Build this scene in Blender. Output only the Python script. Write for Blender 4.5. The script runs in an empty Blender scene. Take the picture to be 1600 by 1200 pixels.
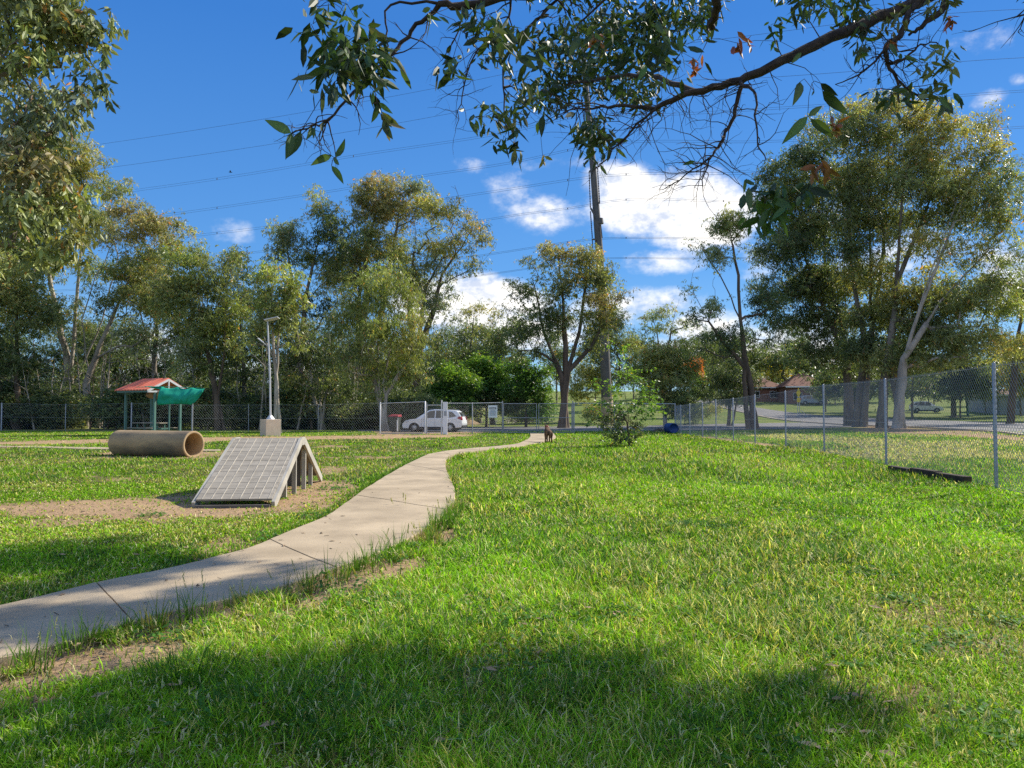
import bpy, bmesh, math, random
import numpy as np
from math import radians, sin, cos, pi, tan, atan2, sqrt
from mathutils import Vector, Matrix
random.seed(7); RNG = np.random.default_rng(7)
sc = bpy.context.scene
COL = sc.collection
# ------------------------------------------------------------------ camera, sky, sun
FPX, CX, CY, CAMH = 1202.0, 800.0, 600.0, 1.4
PITCH = math.atan(44.0 / FPX)
cam_d = bpy.data.cameras.new('camera'); cam = bpy.data.objects.new('camera', cam_d); COL.objects.link(cam)
cam_d.sensor_width = 36.0; cam_d.lens = 36.0 * FPX / 1600.0
cam_d.clip_start = 0.05; cam_d.clip_end = 3000
cam.location = (0, 0, CAMH); cam.rotation_euler = (pi / 2 + PITCH, 0, 0)
sc.camera = cam
SUN_EL, SUN_AZ = 38.0, 33.0            # azimuth measured from +X (right) towards +Y (ahead)
SUN = np.array([cos(radians(SUN_EL)) * cos(radians(SUN_AZ)), cos(radians(SUN_EL)) * sin(radians(SUN_AZ)), sin(radians(SUN_EL))])
sl = bpy.data.lights.new('sun', 'SUN'); sl.energy = 4.8; sl.angle = radians(0.53); sl.color = (1.0, 0.93, 0.80)
so = bpy.data.objects.new('sun', sl); COL.objects.link(so)
so.rotation_euler = Vector(SUN).to_track_quat('Z', 'Y').to_euler()
sc.view_settings.view_transform = 'Standard'; sc.view_settings.look = 'None'
sc.view_settings.exposure = 0.6; sc.view_settings.gamma = 1.0
cy = sc.cycles
cy.max_bounces = 6; cy.diffuse_bounces = 3; cy.glossy_bounces = 2; cy.transmission_bounces = 4; cy.transparent_max_bounces = 6
cy.caustics_reflective = False; cy.caustics_refractive = False
cy.use_denoising = False

def ray(px, py):
    u, v = (px - CX) / FPX, (CY - py) / FPX
    return np.array([u, cos(PITCH) - v * sin(PITCH), sin(PITCH) + v * cos(PITCH)])
def at(px, py, Y):
    d = ray(px, py); t = Y / d[1]
    return np.array([d[0] * t, Y, CAMH + d[2] * t])
def proj(P):
    P = np.asarray(P, float); x, y, z = P[..., 0], P[..., 1], P[..., 2] - CAMH
    dep = y * cos(PITCH) + z * sin(PITCH); up = z * cos(PITCH) - y * sin(PITCH)
    dep = np.where(dep < 0.05, 0.05, dep)
    return CX + FPX * x / dep, CY - FPX * up / dep
def sstep(a, b, x):
    t = np.clip((np.asarray(x, float) - a) / (b - a), 0, 1); return t * t * (3 - 2 * t)
def hsh(i, j, s):
    v = np.sin(i * 127.1 + j * 311.7 + s * 74.7) * 43758.5453; return v - np.floor(v)
def vn(x, y, s=0):
    x = np.asarray(x, float); y = np.asarray(y, float)
    i, j = np.floor(x), np.floor(y); f, g = x - i, y - j; f = f * f * (3 - 2 * f); g = g * g * (3 - 2 * g)
    return (hsh(i, j, s) * (1 - f) + hsh(i + 1, j, s) * f) * (1 - g) + (hsh(i, j + 1, s) * (1 - f) + hsh(i + 1, j + 1, s) * f) * g
def fbm(x, y, s=0, o=4):
    r, a, t = 0, 0.5, 0
    for k in range(o):
        r = r + a * vn(x * 2 ** k, y * 2 ** k, s + k); t += a; a *= 0.5
    return r / t
def terr(x, y):
    x = np.asarray(x, float); y = np.asarray(y, float)
    z = 0.065 * 8 * np.log1p(np.exp(np.clip((y - 97) / 8, -40, 40)))
    z = np.where(z > 7, 7 + (z - 7) * 0.15, z)
    b = (fbm(x * 0.8, y * 0.8, 3, 3) - 0.5) * 0.07 + (fbm(x * 0.12, y * 0.12, 9, 2) - 0.5) * 0.12
    return z + b * sstep(60, 30, y)
def tz0(x, y): return float(terr(x, y))
def gnd(px, py, flat=False):
    d = ray(px, py); lo = 1.0; t = 1.0
    while t < 900:
        p = d * t
        zz = 0 if flat else float(terr(p[0], p[1]))
        if CAMH + p[2] < zz: break
        lo = t; t *= 1.01
    a, b = lo, t
    for _ in range(30):
        m = (a + b) / 2; p = d * m; zz = 0 if flat else float(terr(p[0], p[1]))
        if CAMH + p[2] < zz: b = m
        else: a = m
    p = d * b; return np.array([p[0], p[1], 0 if flat else float(terr(p[0], p[1]))])

# ---- world: Nishita sky with procedural clouds
W = bpy.data.worlds.new('World'); sc.world = W; W.use_nodes = True
nt = W.node_tree; nt.nodes.clear(); N = nt.nodes.new; LK = nt.links.new
def wm(op, a, b=None, c=None, clamp=False):
    n = N('ShaderNodeMath'); n.operation = op; n.use_clamp = clamp
    for k, v in enumerate((a, b, c)):
        if v is None: continue
        if isinstance(v, (int, float)): n.inputs[k].default_value = v
        else: LK(v, n.inputs[k])
    return n.outputs[0]
sky = N('ShaderNodeTexSky'); sky.sky_type = 'NISHITA'; sky.sun_disc = False
sky.sun_elevation = radians(SUN_EL); sky.sun_rotation = radians(90 - SUN_AZ)
sky.air_density = 1.0; sky.dust_density = 0.0; sky.ozone_density = 2.2; sky.altitude = 50
tc = N('ShaderNodeTexCoord'); sep = N('ShaderNodeSeparateXYZ'); LK(tc.outputs['Generated'], sep.inputs[0])
az = wm('ARCTAN2', sep.outputs[0], sep.outputs[1]); el = wm('ARCSINE', sep.outputs[2])
CLOUDS = [  # px, py, rx, ry, strength
 (1035, 318, 120, 46, 1.5), (975, 290, 66, 34, 1.3), (1095, 340, 100, 46, 1.4), (1000, 345, 95, 34, 0.9), (870, 335, 75, 30, 0.85), (850, 352, 50, 18, 0.75),
 (1040, 408, 92, 20, 0.85), (1190, 390, 60, 40, 0.6), (1280, 340, 60, 40, 0.6), (1400, 400, 110, 45, 0.7), (735, 475, 115, 42, 1.5), (660, 455, 40, 22, 1.0), (800, 520, 110, 30, 1.2),
 (357, 355, 52, 22, 0.56), (1535, 62, 62, 22, 0.50), (1545, 158, 34, 14, 0.50), (860, 252, 70, 20, 0.42), (735, 258, 30, 14, 0.38), (800, 305, 60, 40, .42),
 (1000, 480, 110, 30, 0.95), (1095, 510, 70, 30, 1.0), (230, 548, 80, 34, 1.0), (1180, 560, 200, 50, 1.1), (1580, 430, 60, 50, 0.85), (500, 590, 400, 30, 0.9), (1592, 125, 16, 9, 0.45)]
FILLCLOUDS = [(150, 35, 32, 16, 1.1), (-150, 30, 34, 14, 1.1), (180, 60, 30, 14, 1.0), (95, 25, 22, 8, 1.0), (-90, 20, 24, 9, 1.0), (-110, 55, 22, 12, .9), (120, 62, 24, 10, .8)]
tot = None
for (px, py, rx, ry, s) in CLOUDS:
    d = ray(px, py); d = d / np.linalg.norm(d)
    a0, e0 = atan2(d[0], d[1]), math.asin(d[2])
    k = cos(atan2(px - CX, FPX)) ** 2
    q1 = wm('MULTIPLY', wm('SUBTRACT', az, a0), FPX / rx / max(k, .5)); q2 = wm('MULTIPLY', wm('SUBTRACT', el, e0), FPX / ry)
    r2 = wm('ADD', wm('MULTIPLY', q1, q1), wm('MULTIPLY', q2, q2))
    b = wm('MULTIPLY', wm('SUBTRACT', 1.0, wm('MULTIPLY', r2, 0.5), clamp=True), s)
    tot = b if tot is None else wm('MAXIMUM', tot, b)
for (a0, e0, ra, re, s) in FILLCLOUDS:      # unseen clouds added for fill light; azimuth, elevation and radii in degrees
    dd = wm('SUBTRACT', az, radians(a0)); dd = wm('WRAP', dd, -pi, pi)
    q1 = wm('MULTIPLY', dd, 1 / radians(ra)); q2 = wm('MULTIPLY', wm('SUBTRACT', el, radians(e0)), 1 / radians(re))
    tot = wm('MAXIMUM', tot, wm('MULTIPLY', wm('SUBTRACT', 1.0, wm('MULTIPLY', wm('ADD', wm('MULTIPLY', q1, q1), wm('MULTIPLY', q2, q2)), 0.5), clamp=True), s))
def wnoise(scale, det, rough, off=0.0):
    mp = N('ShaderNodeMapping'); LK(tc.outputs['Generated'], mp.inputs[0]); mp.inputs['Scale'].default_value = (scale, scale, scale * 1.5)
    mp.inputs['Location'].default_value = (off, off, off)
    n = N('ShaderNodeTexNoise'); LK(mp.outputs[0], n.inputs[0]); n.inputs['Scale'].default_value = 1; n.inputs['Detail'].default_value = det; n.inputs['Roughness'].default_value = rough
    return n.outputs[0]
n1 = wnoise(15, 9, 0.62); n2 = wnoise(7, 5, 0.55, 3.3)
nz = wm('ADD', wm('MULTIPLY', wm('SUBTRACT', n1, 0.5), 2.5), wm('MULTIPLY', wm('SUBTRACT', n2, 0.5), 1.0))
dens = wm('ADD', wm('SUBTRACT', tot, 0.42), wm('MULTIPLY', nz, 0.62))
mr = N('ShaderNodeMapRange'); mr.interpolation_type = 'SMOOTHSTEP'; LK(dens, mr.inputs[0]); mr.inputs[1].default_value = -0.08; mr.inputs[2].default_value = 0.70
gate = wm('MULTIPLY', mr.outputs[0], wm('GREATER_THAN', tot, 0.001))
hsv = N('ShaderNodeHueSaturation'); hsv.inputs['Saturation'].default_value = 1.22; hsv.inputs['Value'].default_value = 1.0; LK(sky.outputs[0], hsv.inputs['Color'])
SKYG = N('ShaderNodeMix'); SKYG.data_type = 'RGBA'; SKYG.blend_type = 'MULTIPLY'; SKYG.inputs[0].default_value = 1.0
LK(hsv.outputs[0], SKYG.inputs[6]); SKYG.inputs[7].default_value = (0.66, 0.80, 0.94, 1)
cr = N('ShaderNodeValToRGB'); n1b = wnoise(15, 9, 0.62, 0.0); n1b.node.inputs[0].links[0].from_node.inputs['Location'].default_value = (0, 0, .22)
LK(wm('ADD', wm('MULTIPLY', wm('SUBTRACT', n1, n1b), 3.2), wm('ADD', wm('MULTIPLY', n2, 0.9), -.10)), cr.inputs[0])
cr.color_ramp.elements[0].position = 0.0; cr.color_ramp.elements[0].color = (4.7, 5.2, 6.3, 1)
cr.color_ramp.elements[1].position = 0.5; cr.color_ramp.elements[1].color = (8.4, 8.2, 7.9, 1)
sr = N('ShaderNodeValToRGB'); LK(sep.outputs[2], sr.inputs[0]); sr.color_ramp.elements[0].position = 0.0; sr.color_ramp.elements[0].color = (2.2, 4.1, 6.1, 1)
sr.color_ramp.elements[1].position = 0.45; sr.color_ramp.elements[1].color = (.30, 1.50, 4.7, 1)
e_ = sr.color_ramp.elements.new(0.18); e_.color = (.75, 2.4, 5.6, 1)
sm = N('ShaderNodeMix'); sm.data_type = 'RGBA'; sm.inputs[0].default_value = 0.72; LK(SKYG.outputs[2], sm.inputs[6]); LK(sr.outputs[0], sm.inputs[7])
mx = N('ShaderNodeMix'); mx.data_type = 'RGBA'; LK(gate, mx.inputs[0]); LK(sm.outputs[2], mx.inputs[6]); LK(cr.outputs[0], mx.inputs[7])
bg = N('ShaderNodeBackground'); LK(mx.outputs[2], bg.inputs[0]); bg.inputs[1].default_value = 0.1
wo = N('ShaderNodeOutputWorld'); LK(bg.outputs[0], wo.inputs[0])

# ------------------------------------------------------------------ helpers
def tag(o, label=None, cat=None, group=None, kind=None):
    if label: o['label'] = label
    if cat: o['category'] = cat
    if group: o['group'] = group
    if kind: o['kind'] = kind
    return o
def empty(name, loc, rz=0, label=None, cat=None, group=None):
    o = bpy.data.objects.new(name, None); COL.objects.link(o); o.location = tuple(loc); o.rotation_euler = (0, 0, rz)
    o.empty_display_size = 0.2
    return tag(o, label, cat, group)
def np_mesh(name, V, F, mat, parent=None, smooth=False, color=None):
    V = np.asarray(V, np.float32); F = np.asarray(F, np.int32); k = F.shape[1]
    me = bpy.data.meshes.new(name); me.vertices.add(len(V)); me.vertices.foreach_set('co', V.ravel())
    me.loops.add(F.size); me.loops.foreach_set('vertex_index', F.ravel())
    me.polygons.add(len(F)); me.polygons.foreach_set('loop_start', np.arange(0, F.size, k, dtype=np.int32))
    try: me.polygons.foreach_set('loop_total', np.full(len(F), k, np.int32))
    except Exception: pass
    if smooth: me.polygons.foreach_set('use_smooth', np.ones(len(F), bool))
    else: me.polygons.foreach_set('use_smooth', np.zeros(len(F), bool))
    if color is not None:
        a = me.color_attributes.new('tint', 'FLOAT_COLOR', 'POINT')
        c = np.ones((len(V), 4), np.float32); c[:, :3] = color; a.data.foreach_set('color', c.ravel())
    me.update(calc_edges=True); me.materials.append(mat)
    o = bpy.data.objects.new(name, me); COL.objects.link(o)
    if parent: o.parent = parent
    return o
class MB:
    def __init__(s): s.V = []; s.F = []; s.S = []
    def add(s, V, F, smooth=False):
        b = len(s.V); s.V += [tuple(map(float, v)) for v in V]; s.F += [tuple(b + i for i in f) for f in F]; s.S += [smooth] * len(F); return s
    def box(s, x0, x1, y0, y1, z0, z1, M=None, bev=0.0):
        if bev > 0:
            bm = bmesh.new(); bmesh.ops.create_cube(bm, size=1)
            for v in bm.verts: v.co = Vector(((x0 + x1) / 2 + v.co.x * (x1 - x0), (y0 + y1) / 2 + v.co.y * (y1 - y0), (z0 + z1) / 2 + v.co.z * (z1 - z0)))
            bmesh.ops.bevel(bm, geom=list(bm.edges), offset=bev, segments=2, profile=0.5, affect='EDGES')
            bm.verts.index_update()
            V = [v.co.copy() for v in bm.verts]; F = [tuple(v.index for v in f.verts) for f in bm.faces]; bm.free()
        else:
            V = [Vector((x, y, z)) for x in (x0, x1) for y in (y0, y1) for z in (z0, z1)]
            F = [(0, 1, 3, 2), (4, 6, 7, 5), (0, 4, 5, 1), (2, 3, 7, 6), (0, 2, 6, 4), (1, 5, 7, 3)]
        if M is not None: V = [M @ v for v in V]
        return s.add(V, F)
    def tube(s, P, R, k=8, caps=True, smooth=True):
        P = [Vector(p) for p in P]; n = len(P)
        if not hasattr(R, '__len__'): R = [R] * n
        V = []; ref = None
        for i in range(n):
            t = (P[min(i + 1, n - 1)] - P[max(i - 1, 0)]).normalized()
            if ref is None: ref = Vector((1, 0, 0)) if abs(t.x) < 0.8 else Vector((0, 1, 0))
            u = (ref - t * ref.dot(t)).normalized(); w = t.cross(u); ref = u
            for j in range(k):
                a = 2 * pi * j / k; V.append(P[i] + (u * cos(a) + w * sin(a)) * R[i])
        F = [(i * k + j, i * k + (j + 1) % k, (i + 1) * k + (j + 1) % k, (i + 1) * k + j) for i in range(n - 1) for j in range(k)]
        s.add(V, F, smooth)
        if caps: s.add(V[:k], [tuple(range(k))[::-1]]); s.add(V[-k:], [tuple(range(k))])
        return s
    def bar(s, p, q, w, h=None, up=(0, 0, 1)):
        p, q = Vector(p), Vector(q); h = h or w; t = (q - p).normalized(); up = Vector(up)
        if abs(t.dot(up)) > 0.98: up = Vector((0, 1, 0))
        a = t.cross(up).normalized() * (w / 2); b = a.cross(t).normalized() * (h / 2)
        V = [p - a - b, p + a - b, p + a + b, p - a + b, q - a - b, q + a - b, q + a + b, q - a + b]
        return s.add(V, [(3, 2, 1, 0), (4, 5, 6, 7), (0, 1, 5, 4), (1, 2, 6, 5), (2, 3, 7, 6), (3, 0, 4, 7)])
    def prism(s, pts, vec, smooth=False):
        n = len(pts); vec = Vector(vec); A = [Vector(p) for p in pts]; B = [p + vec for p in A]
        return s.add(A + B, [tuple(range(n))[::-1], tuple(range(n, 2 * n))] + [(i, (i + 1) % n, n + (i + 1) % n, n + i) for i in range(n)], smooth)
    def lathe(s, prof, k=24, M=None, smooth=True):
        V = [Vector((r * cos(2 * pi * j / k), r * sin(2 * pi * j / k), z)) for (r, z) in prof for j in range(k)]
        if M is not None: V = [M @ v for v in V]
        n = len(prof)
        return s.add(V, [(i * k + j, i * k + (j + 1) % k, (i + 1) * k + (j + 1) % k, (i + 1) * k + j) for i in range(n - 1) for j in range(k)], smooth)
    def build(s, name, mat, parent=None):
        me = bpy.data.meshes.new(name); me.from_pydata(s.V, [], s.F); me.polygons.foreach_set('use_smooth', s.S)
        bm = bmesh.new(); bm.from_mesh(me); bmesh.ops.recalc_face_normals(bm, faces=bm.faces); bm.to_mesh(me); bm.free()
        me.materials.append(mat); me.update()
        o = bpy.data.objects.new(name, me); COL.objects.link(o)
        if parent: o.parent = parent
        return o
def children(o): return [c for c in COL.objects if c.parent == o]
def copy_tree(o, parent=None):
    c = o.copy(); COL.objects.link(c); c.parent = parent
    for ch in children(o): copy_tree(ch, c)
    return c

def mat(name, c1, c2=None, rough=0.8, scale=3.0, bump=0.0, metal=0.0, detail=5, coord='Object', spec=0.3, stretch=(1, 1, 1), lo=0.35, hi=0.65, bscale=None, fac2=None):
    m = bpy.data.materials.new(name); m.use_nodes = True; t = m.node_tree; b = t.nodes['Principled BSDF']
    b.inputs['Roughness'].default_value = rough; b.inputs['Metallic'].default_value = metal; b.inputs['Specular IOR Level'].default_value = spec
    if c2 is None and bump == 0: b.inputs['Base Color'].default_value = (*c1, 1); return m
    c2 = c2 or c1
    co = t.nodes.new('ShaderNodeTexCoord'); mp = t.nodes.new('ShaderNodeMapping'); mp.inputs['Scale'].default_value = stretch
    t.links.new(co.outputs[coord], mp.inputs[0])
    nz = t.nodes.new('ShaderNodeTexNoise'); nz.inputs['Scale'].default_value = scale; nz.inputs['Detail'].default_value = detail; nz.inputs['Roughness'].default_value = 0.6
    t.links.new(mp.outputs[0], nz.inputs[0])
    r = t.nodes.new('ShaderNodeValToRGB'); r.color_ramp.elements[0].position = lo; r.color_ramp.elements[1].position = hi
    r.color_ramp.elements[0].color = (*c1, 1); r.color_ramp.elements[1].color = (*c2, 1)
    t.links.new(nz.outputs[0], r.inputs[0]); t.links.new(r.outputs[0], b.inputs['Base Color'])
    if bump:
        n2 = t.nodes.new('ShaderNodeTexNoise'); n2.inputs['Scale'].default_value = bscale or scale * 4; n2.inputs['Detail'].default_value = 6
        t.links.new(mp.outputs[0], n2.inputs[0]); bp = t.nodes.new('ShaderNodeBump'); bp.inputs['Strength'].default_value = bump; bp.inputs['Distance'].default_value = 0.02
        t.links.new(n2.outputs[0], bp.inputs['Height']); t.links.new(bp.outputs[0], b.inputs['Normal'])
    return m
def leafmat(name, transl=0.45, rough=0.5, spec=0.35):
    m = bpy.data.materials.new(name); m.use_nodes = True; t = m.node_tree; b = t.nodes['Principled BSDF']
    a = t.nodes.new('ShaderNodeAttribute'); a.attribute_name = 'tint'
    b.inputs['Roughness'].default_value = rough; b.inputs['Specular IOR Level'].default_value = spec
    t.links.new(a.outputs['Color'], b.inputs['Base Color'])
    tr = t.nodes.new('ShaderNodeBsdfTranslucent'); mm = t.nodes.new('ShaderNodeMix'); mm.data_type = 'RGBA'; mm.blend_type = 'MULTIPLY'; mm.inputs[0].default_value = 1
    t.links.new(a.outputs['Color'], mm.inputs[6]); mm.inputs[7].default_value = (1.35, 1.35, 0.6, 1); t.links.new(mm.outputs[2], tr.inputs[0])
    mx = t.nodes.new('ShaderNodeMixShader'); mx.inputs[0].default_value = transl
    t.links.new(b.outputs[0], mx.inputs[1]); t.links.new(tr.outputs[0], mx.inputs[2]); t.links.new(mx.outputs[0], t.nodes['Material Output'].inputs[0])
    return m
M = {}
M['leaf'] = leafmat('gum_leaf', 0.45, 0.42, 0.5)
M['leafnear'] = leafmat('near_leaf', 0.22, 0.5, 0.4)
M['grass'] = leafmat('grass_blade', 0.38, 0.6, 0.15)
M['bark_pale'] = mat('pale_bark', (0.42, 0.37, 0.31), (0.20, 0.16, 0.12), 0.85, 1.2, 0.5, stretch=(1, 1, 0.35), lo=.42, hi=.66)
M['bark_brown'] = mat('brown_bark', (0.17, 0.12, 0.085), (0.075, 0.055, 0.04), 0.9, 2.0, 0.6, stretch=(1, 1, 0.3))
M['bark_grey'] = mat('grey_bark', (0.26, 0.22, 0.18), (0.11, 0.09, 0.07), 0.9, 1.6, 0.6, stretch=(1, 1, 0.3))
M['concrete'] = mat('path_concrete', (0.29, 0.225, 0.145), (0.50, 0.395, 0.26), 0.9, 1.1, 0.15, bscale=60, detail=12, lo=.28, hi=.66)
M['concrete_pale'] = mat('concrete_block', (0.60, 0.47, 0.34), (0.68, 0.55, 0.41), 0.9, 3, 0.2)
M['pipe'] = mat('pipe_concrete', (0.44, 0.31, 0.165), (0.16, 0.125, 0.085), 0.9, 1.1, 0.3, detail=7, lo=.40, hi=.62, stretch=(0.35, 1, 1.2), bscale=25)
M['pipe_rim'] = mat('pipe_rim', (0.50, 0.36, 0.20), (0.40, 0.27, 0.15), 0.9, 5, 0.2)
M['asphalt'] = mat('asphalt', (0.16, 0.155, 0.15), (0.21, 0.20, 0.195), 0.85, 0.6, 0.2, bscale=20)
M['whiteline'] = mat('road_paint', (0.7, 0.7, 0.68))
M['steel'] = mat('galvanised_steel', (0.30, 0.31, 0.33), (0.38, 0.39, 0.41), 0.5, 3, metal=0.55)
M['steel_pale'] = mat('pale_galvanised', (0.55, 0.56, 0.57), (0.65, 0.65, 0.65), 0.45, 3, metal=0.3)
M['wire'] = mat('fence_wire', (0.30, 0.31, 0.33), rough=0.6, metal=0.2)
M['deck'] = mat('ramp_board', (0.40, 0.355, 0.285), (0.25, 0.22, 0.175), 0.8, 3.2, 0.1, stretch=(1, 3, 1), detail=9, lo=.3, hi=.72)
M['decktrim'] = mat('ramp_edge', (0.46, 0.43, 0.37), (0.33, 0.31, 0.27), 0.7, 3, 0.1)
M['seam'] = mat('board_seam', (0.17, 0.155, 0.13), (0.24, 0.22, 0.19), 0.85, 5)
M['deckdark'] = mat('ramp_underside', (0.10, 0.09, 0.08), (0.16, 0.14, 0.12), 0.85, 4)
M['lines'] = mat('ramp_grip_strip', (0.62, 0.55, 0.43), (0.40, 0.36, 0.29), 0.8, 7, lo=.4, hi=.6)
M['roof_red'] = mat('roof_sheet', (0.74, 0.22, 0.13), (0.66, 0.17, 0.10), 0.5, 2)
M['green_cloth'] = mat('shade_cloth', (0.02, 0.43, 0.28), (0.01, 0.33, 0.215), 0.7, 2.0)
M['teal_paint'] = mat('green_steel', (0.10, 0.20, 0.17), rough=0.5)
M['white_paint'] = mat('white_car_paint', (0.78, 0.79, 0.80), rough=0.25, spec=0.5)
M['blue_paint'] = mat('silver_blue_paint', (0.30, 0.36, 0.45), rough=0.25, spec=0.5)
M['glass'] = mat('dark_glass', (0.02, 0.025, 0.03), rough=0.05, spec=0.8)
M['rubber'] = mat('black_rubber', (0.018, 0.018, 0.018), rough=0.8)
M['alloy'] = mat('wheel_alloy', (0.62, 0.63, 0.65), rough=0.35, metal=0.5)
M['redlamp'] = mat('tail_lamp', (0.35, 0.015, 0.02), rough=0.2)
M['headlamp'] = mat('head_lamp', (0.55, 0.58, 0.6), rough=0.1)
M['blackplastic'] = mat('black_plastic', (0.03, 0.03, 0.032), rough=0.6)
M['bin'] = mat('bin_plastic', (0.035, 0.045, 0.04), rough=0.5)
M['binlid'] = mat('bin_lid', (0.28, 0.03, 0.035), rough=0.4)
M['blue'] = mat('blue_plastic', (0.01, 0.035, 0.15), (0.02, 0.055, 0.20), rough=0.4)
M['sign_white'] = mat('sign_white', (0.72, 0.74, 0.76), rough=0.4)
M['sign_black'] = mat('sign_black', (0.03, 0.03, 0.04), rough=0.5)
M['sign_blue'] = mat('sign_text_grey', (0.22, 0.28, 0.36), rough=0.5)
M['yellow'] = mat('yellow_sign', (0.80, 0.62, 0.0), rough=0.4)
M['oval'] = mat('oval_board', (0.42, 0.24, 0.10), (0.36, 0.20, 0.08), 0.6, 3)
M['ovaltext'] = mat('oval_yellow', (0.80, 0.52, 0.12), rough=0.6)
M['timber'] = mat('dark_timber', (0.035, 0.026, 0.02), (0.09, 0.065, 0.045), 0.9, 6, 0.6)
M['brick'] = mat('brick_wall', (0.24, 0.115, 0.08), (0.19, 0.095, 0.07), 0.9, 1.0)
M['roof_tile'] = mat('roof_tile', (0.24, 0.12, 0.085), (0.18, 0.09, 0.065), 0.85, 2.0, 0.3)
M['render'] = mat('grey_wall', (0.35, 0.36, 0.36), rough=0.8)
M['dog'] = mat('dog_fur', (0.20, 0.105, 0.05), (0.045, 0.028, 0.02), 0.85, 4.5, 0.3, lo=.42, hi=.58)
M['polemetal'] = mat('power_pole_steel', (0.11, 0.105, 0.10), (0.16, 0.15, 0.14), 0.7, 0.6, metal=0.1)
M['cable'] = mat('power_cable', (0.05, 0.05, 0.055), rough=0.5)
M['insul'] = mat('insulator', (0.06, 0.045, 0.04), rough=0.4)
M['panel'] = mat('solar_panel', (0.55, 0.58, 0.62), rough=0.2, spec=0.7)
M['fur_leaf_litter'] = mat('fallen_leaf', (0.42, 0.30, 0.18), (0.28, 0.18, 0.10), 0.8, 8)
M['timber_light'] = mat('dry_twig', (0.26, 0.19, 0.125), (0.10, 0.075, 0.05), 0.9, 9)
M['mound'] = mat('mound_soil', (0.34, 0.24, 0.15), (0.24, 0.18, 0.10), 0.95, 2.0, 0.5)
M['stone'] = mat('rubble_stone', (0.48, 0.43, 0.37), (0.33, 0.29, 0.25), 0.9, 3, 0.4)

# ------------------------------------------------------------------ ground
def pip(px, py, poly):
    r = np.zeros(np.shape(px), bool); n = len(poly); j = n - 1
    for i in range(n):
        xi, yi = poly[i]; xj, yj = poly[j]
        if yi != yj:
            c = ((yi > py) != (yj > py)) & (px < (xj - xi) * (py - yi) / (yj - yi) + xi); r ^= c
        j = i
    return r
G = lambda L: [tuple(gnd(a, b)[:2]) for a, b in L]
DIRT = [G(L) for L in (
 [(-400, 790), (0, 787), (70, 781), (160, 781), (250, 775), (318, 770), (330, 800), (420, 800), (400, 812), (330, 806), (230, 822), (190, 812), (100, 808), (0, 806), (-400, 806)],
 [(300, 788), (440, 790), (445, 757), (510, 750), (566, 757), (560, 772), (520, 787), (470, 797), (420, 806), (300, 800)],
 [(-500, 694), (0, 691), (80, 688), (170, 686), (330, 683), (600, 680), (740, 678.5), (745, 681), (690, 684), (600, 686), (480, 687), (340, 689), (330, 692), (170, 691), (0, 695)],
 [(160, 706), (330, 706), (345, 711), (160, 711)],
 [(585, 680), (760, 677), (760, 673), (585, 673)],
 [(700, 783), (745, 779), (752, 800), (722, 806), (704, 800)],
 [(1095, 684), (1130, 688), (1180, 695), (1230, 701), (1225, 697), (1180, 691), (1130, 685), (1100, 682)],
 [(1340, 663), (1500, 672), (1620, 686), (1620, 692), (1480, 680), (1330, 676)])]
PATH_L = [(-420, 1052), (-200, 1000), (0, 956), (70, 940), (147, 921), (245, 901), (315, 884), (385, 865), (455, 838), (507, 814), (546, 787), (590, 755), (620, 736), (650, 720), (669, 711), (700, 705), (745, 700.5), (795, 696), (820, 689.5), (828, 684), (828, 678)]
PATH_R = [(-420, 1190), (-200, 1105), (0, 1044), (60, 1032), (133, 1011), (245, 976), (350, 951), (437, 927), (490, 909), (560, 885), (600, 868), (650, 845), (688, 815), (706, 797), (711, 775), (704, 752), (697, 735), (696, 720), (712, 711), (745, 705), (795, 700.5), (835, 694), (862, 688), (866, 678)]
PL = [gnd(*p, flat=True)[:2] for p in PATH_L]; PR = [gnd(*p, flat=True)[:2] for p in PATH_R]
def resample(P, n):
    P = np.array(P); d = np.r_[0, np.cumsum(np.linalg.norm(np.diff(P, axis=0), axis=1))]
    # Catmull-like smoothing by dense cubic interpolation through chord length
    t = np.linspace(0, d[-1], n); X = []
    m = np.gradient(P, d, axis=0)
    k = np.clip(np.searchsorted(d, t, side='right') - 1, 0, len(d) - 2); h = (d[k + 1] - d[k]); s = ((t - d[k]) / h)[:, None]; h = h[:, None]
    return (2 * s**3 - 3 * s**2 + 1) * P[k] + (s**3 - 2 * s**2 + s) * h * m[k] + (-2 * s**3 + 3 * s**2) * P[k + 1] + (s**3 - s**2) * h * m[k + 1]
# pair the two edges by cutting each at matching fractions of the way to the bend, then after it
NL1, NR1 = 14, 17
eL = np.vstack([resample(PL[:NL1 + 1], 90), resample(PL[NL1:], 40)[1:]])
eR = np.vstack([resample(PR[:NR1 + 1], 90), resample(PR[NR1:], 40)[1:]])
for _e, _s in ((eL, 5), (eR, 8)):
    _e[1:-1, 1] += (fbm(_e[1:-1, 0] * 3.1, _e[1:-1, 1] * 3.1, _s, 3) - .5) * .06
PATHPOLY = [tuple(p) for p in eL] + [tuple(p) for p in eR[::-1]]
def seg_dist(x, y, P):
    d = np.full(np.shape(x), 1e9)
    for a, b in zip(P[:-1], P[1:]):
        vx, vy = b[0] - a[0], b[1] - a[1]; L2 = vx * vx + vy * vy + 1e-9
        t = np.clip(((x - a[0]) * vx + (y - a[1]) * vy) / L2, 0, 1)
        d = np.minimum(d, np.hypot(x - a[0] - t * vx, y - a[1] - t * vy))
    return d
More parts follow.
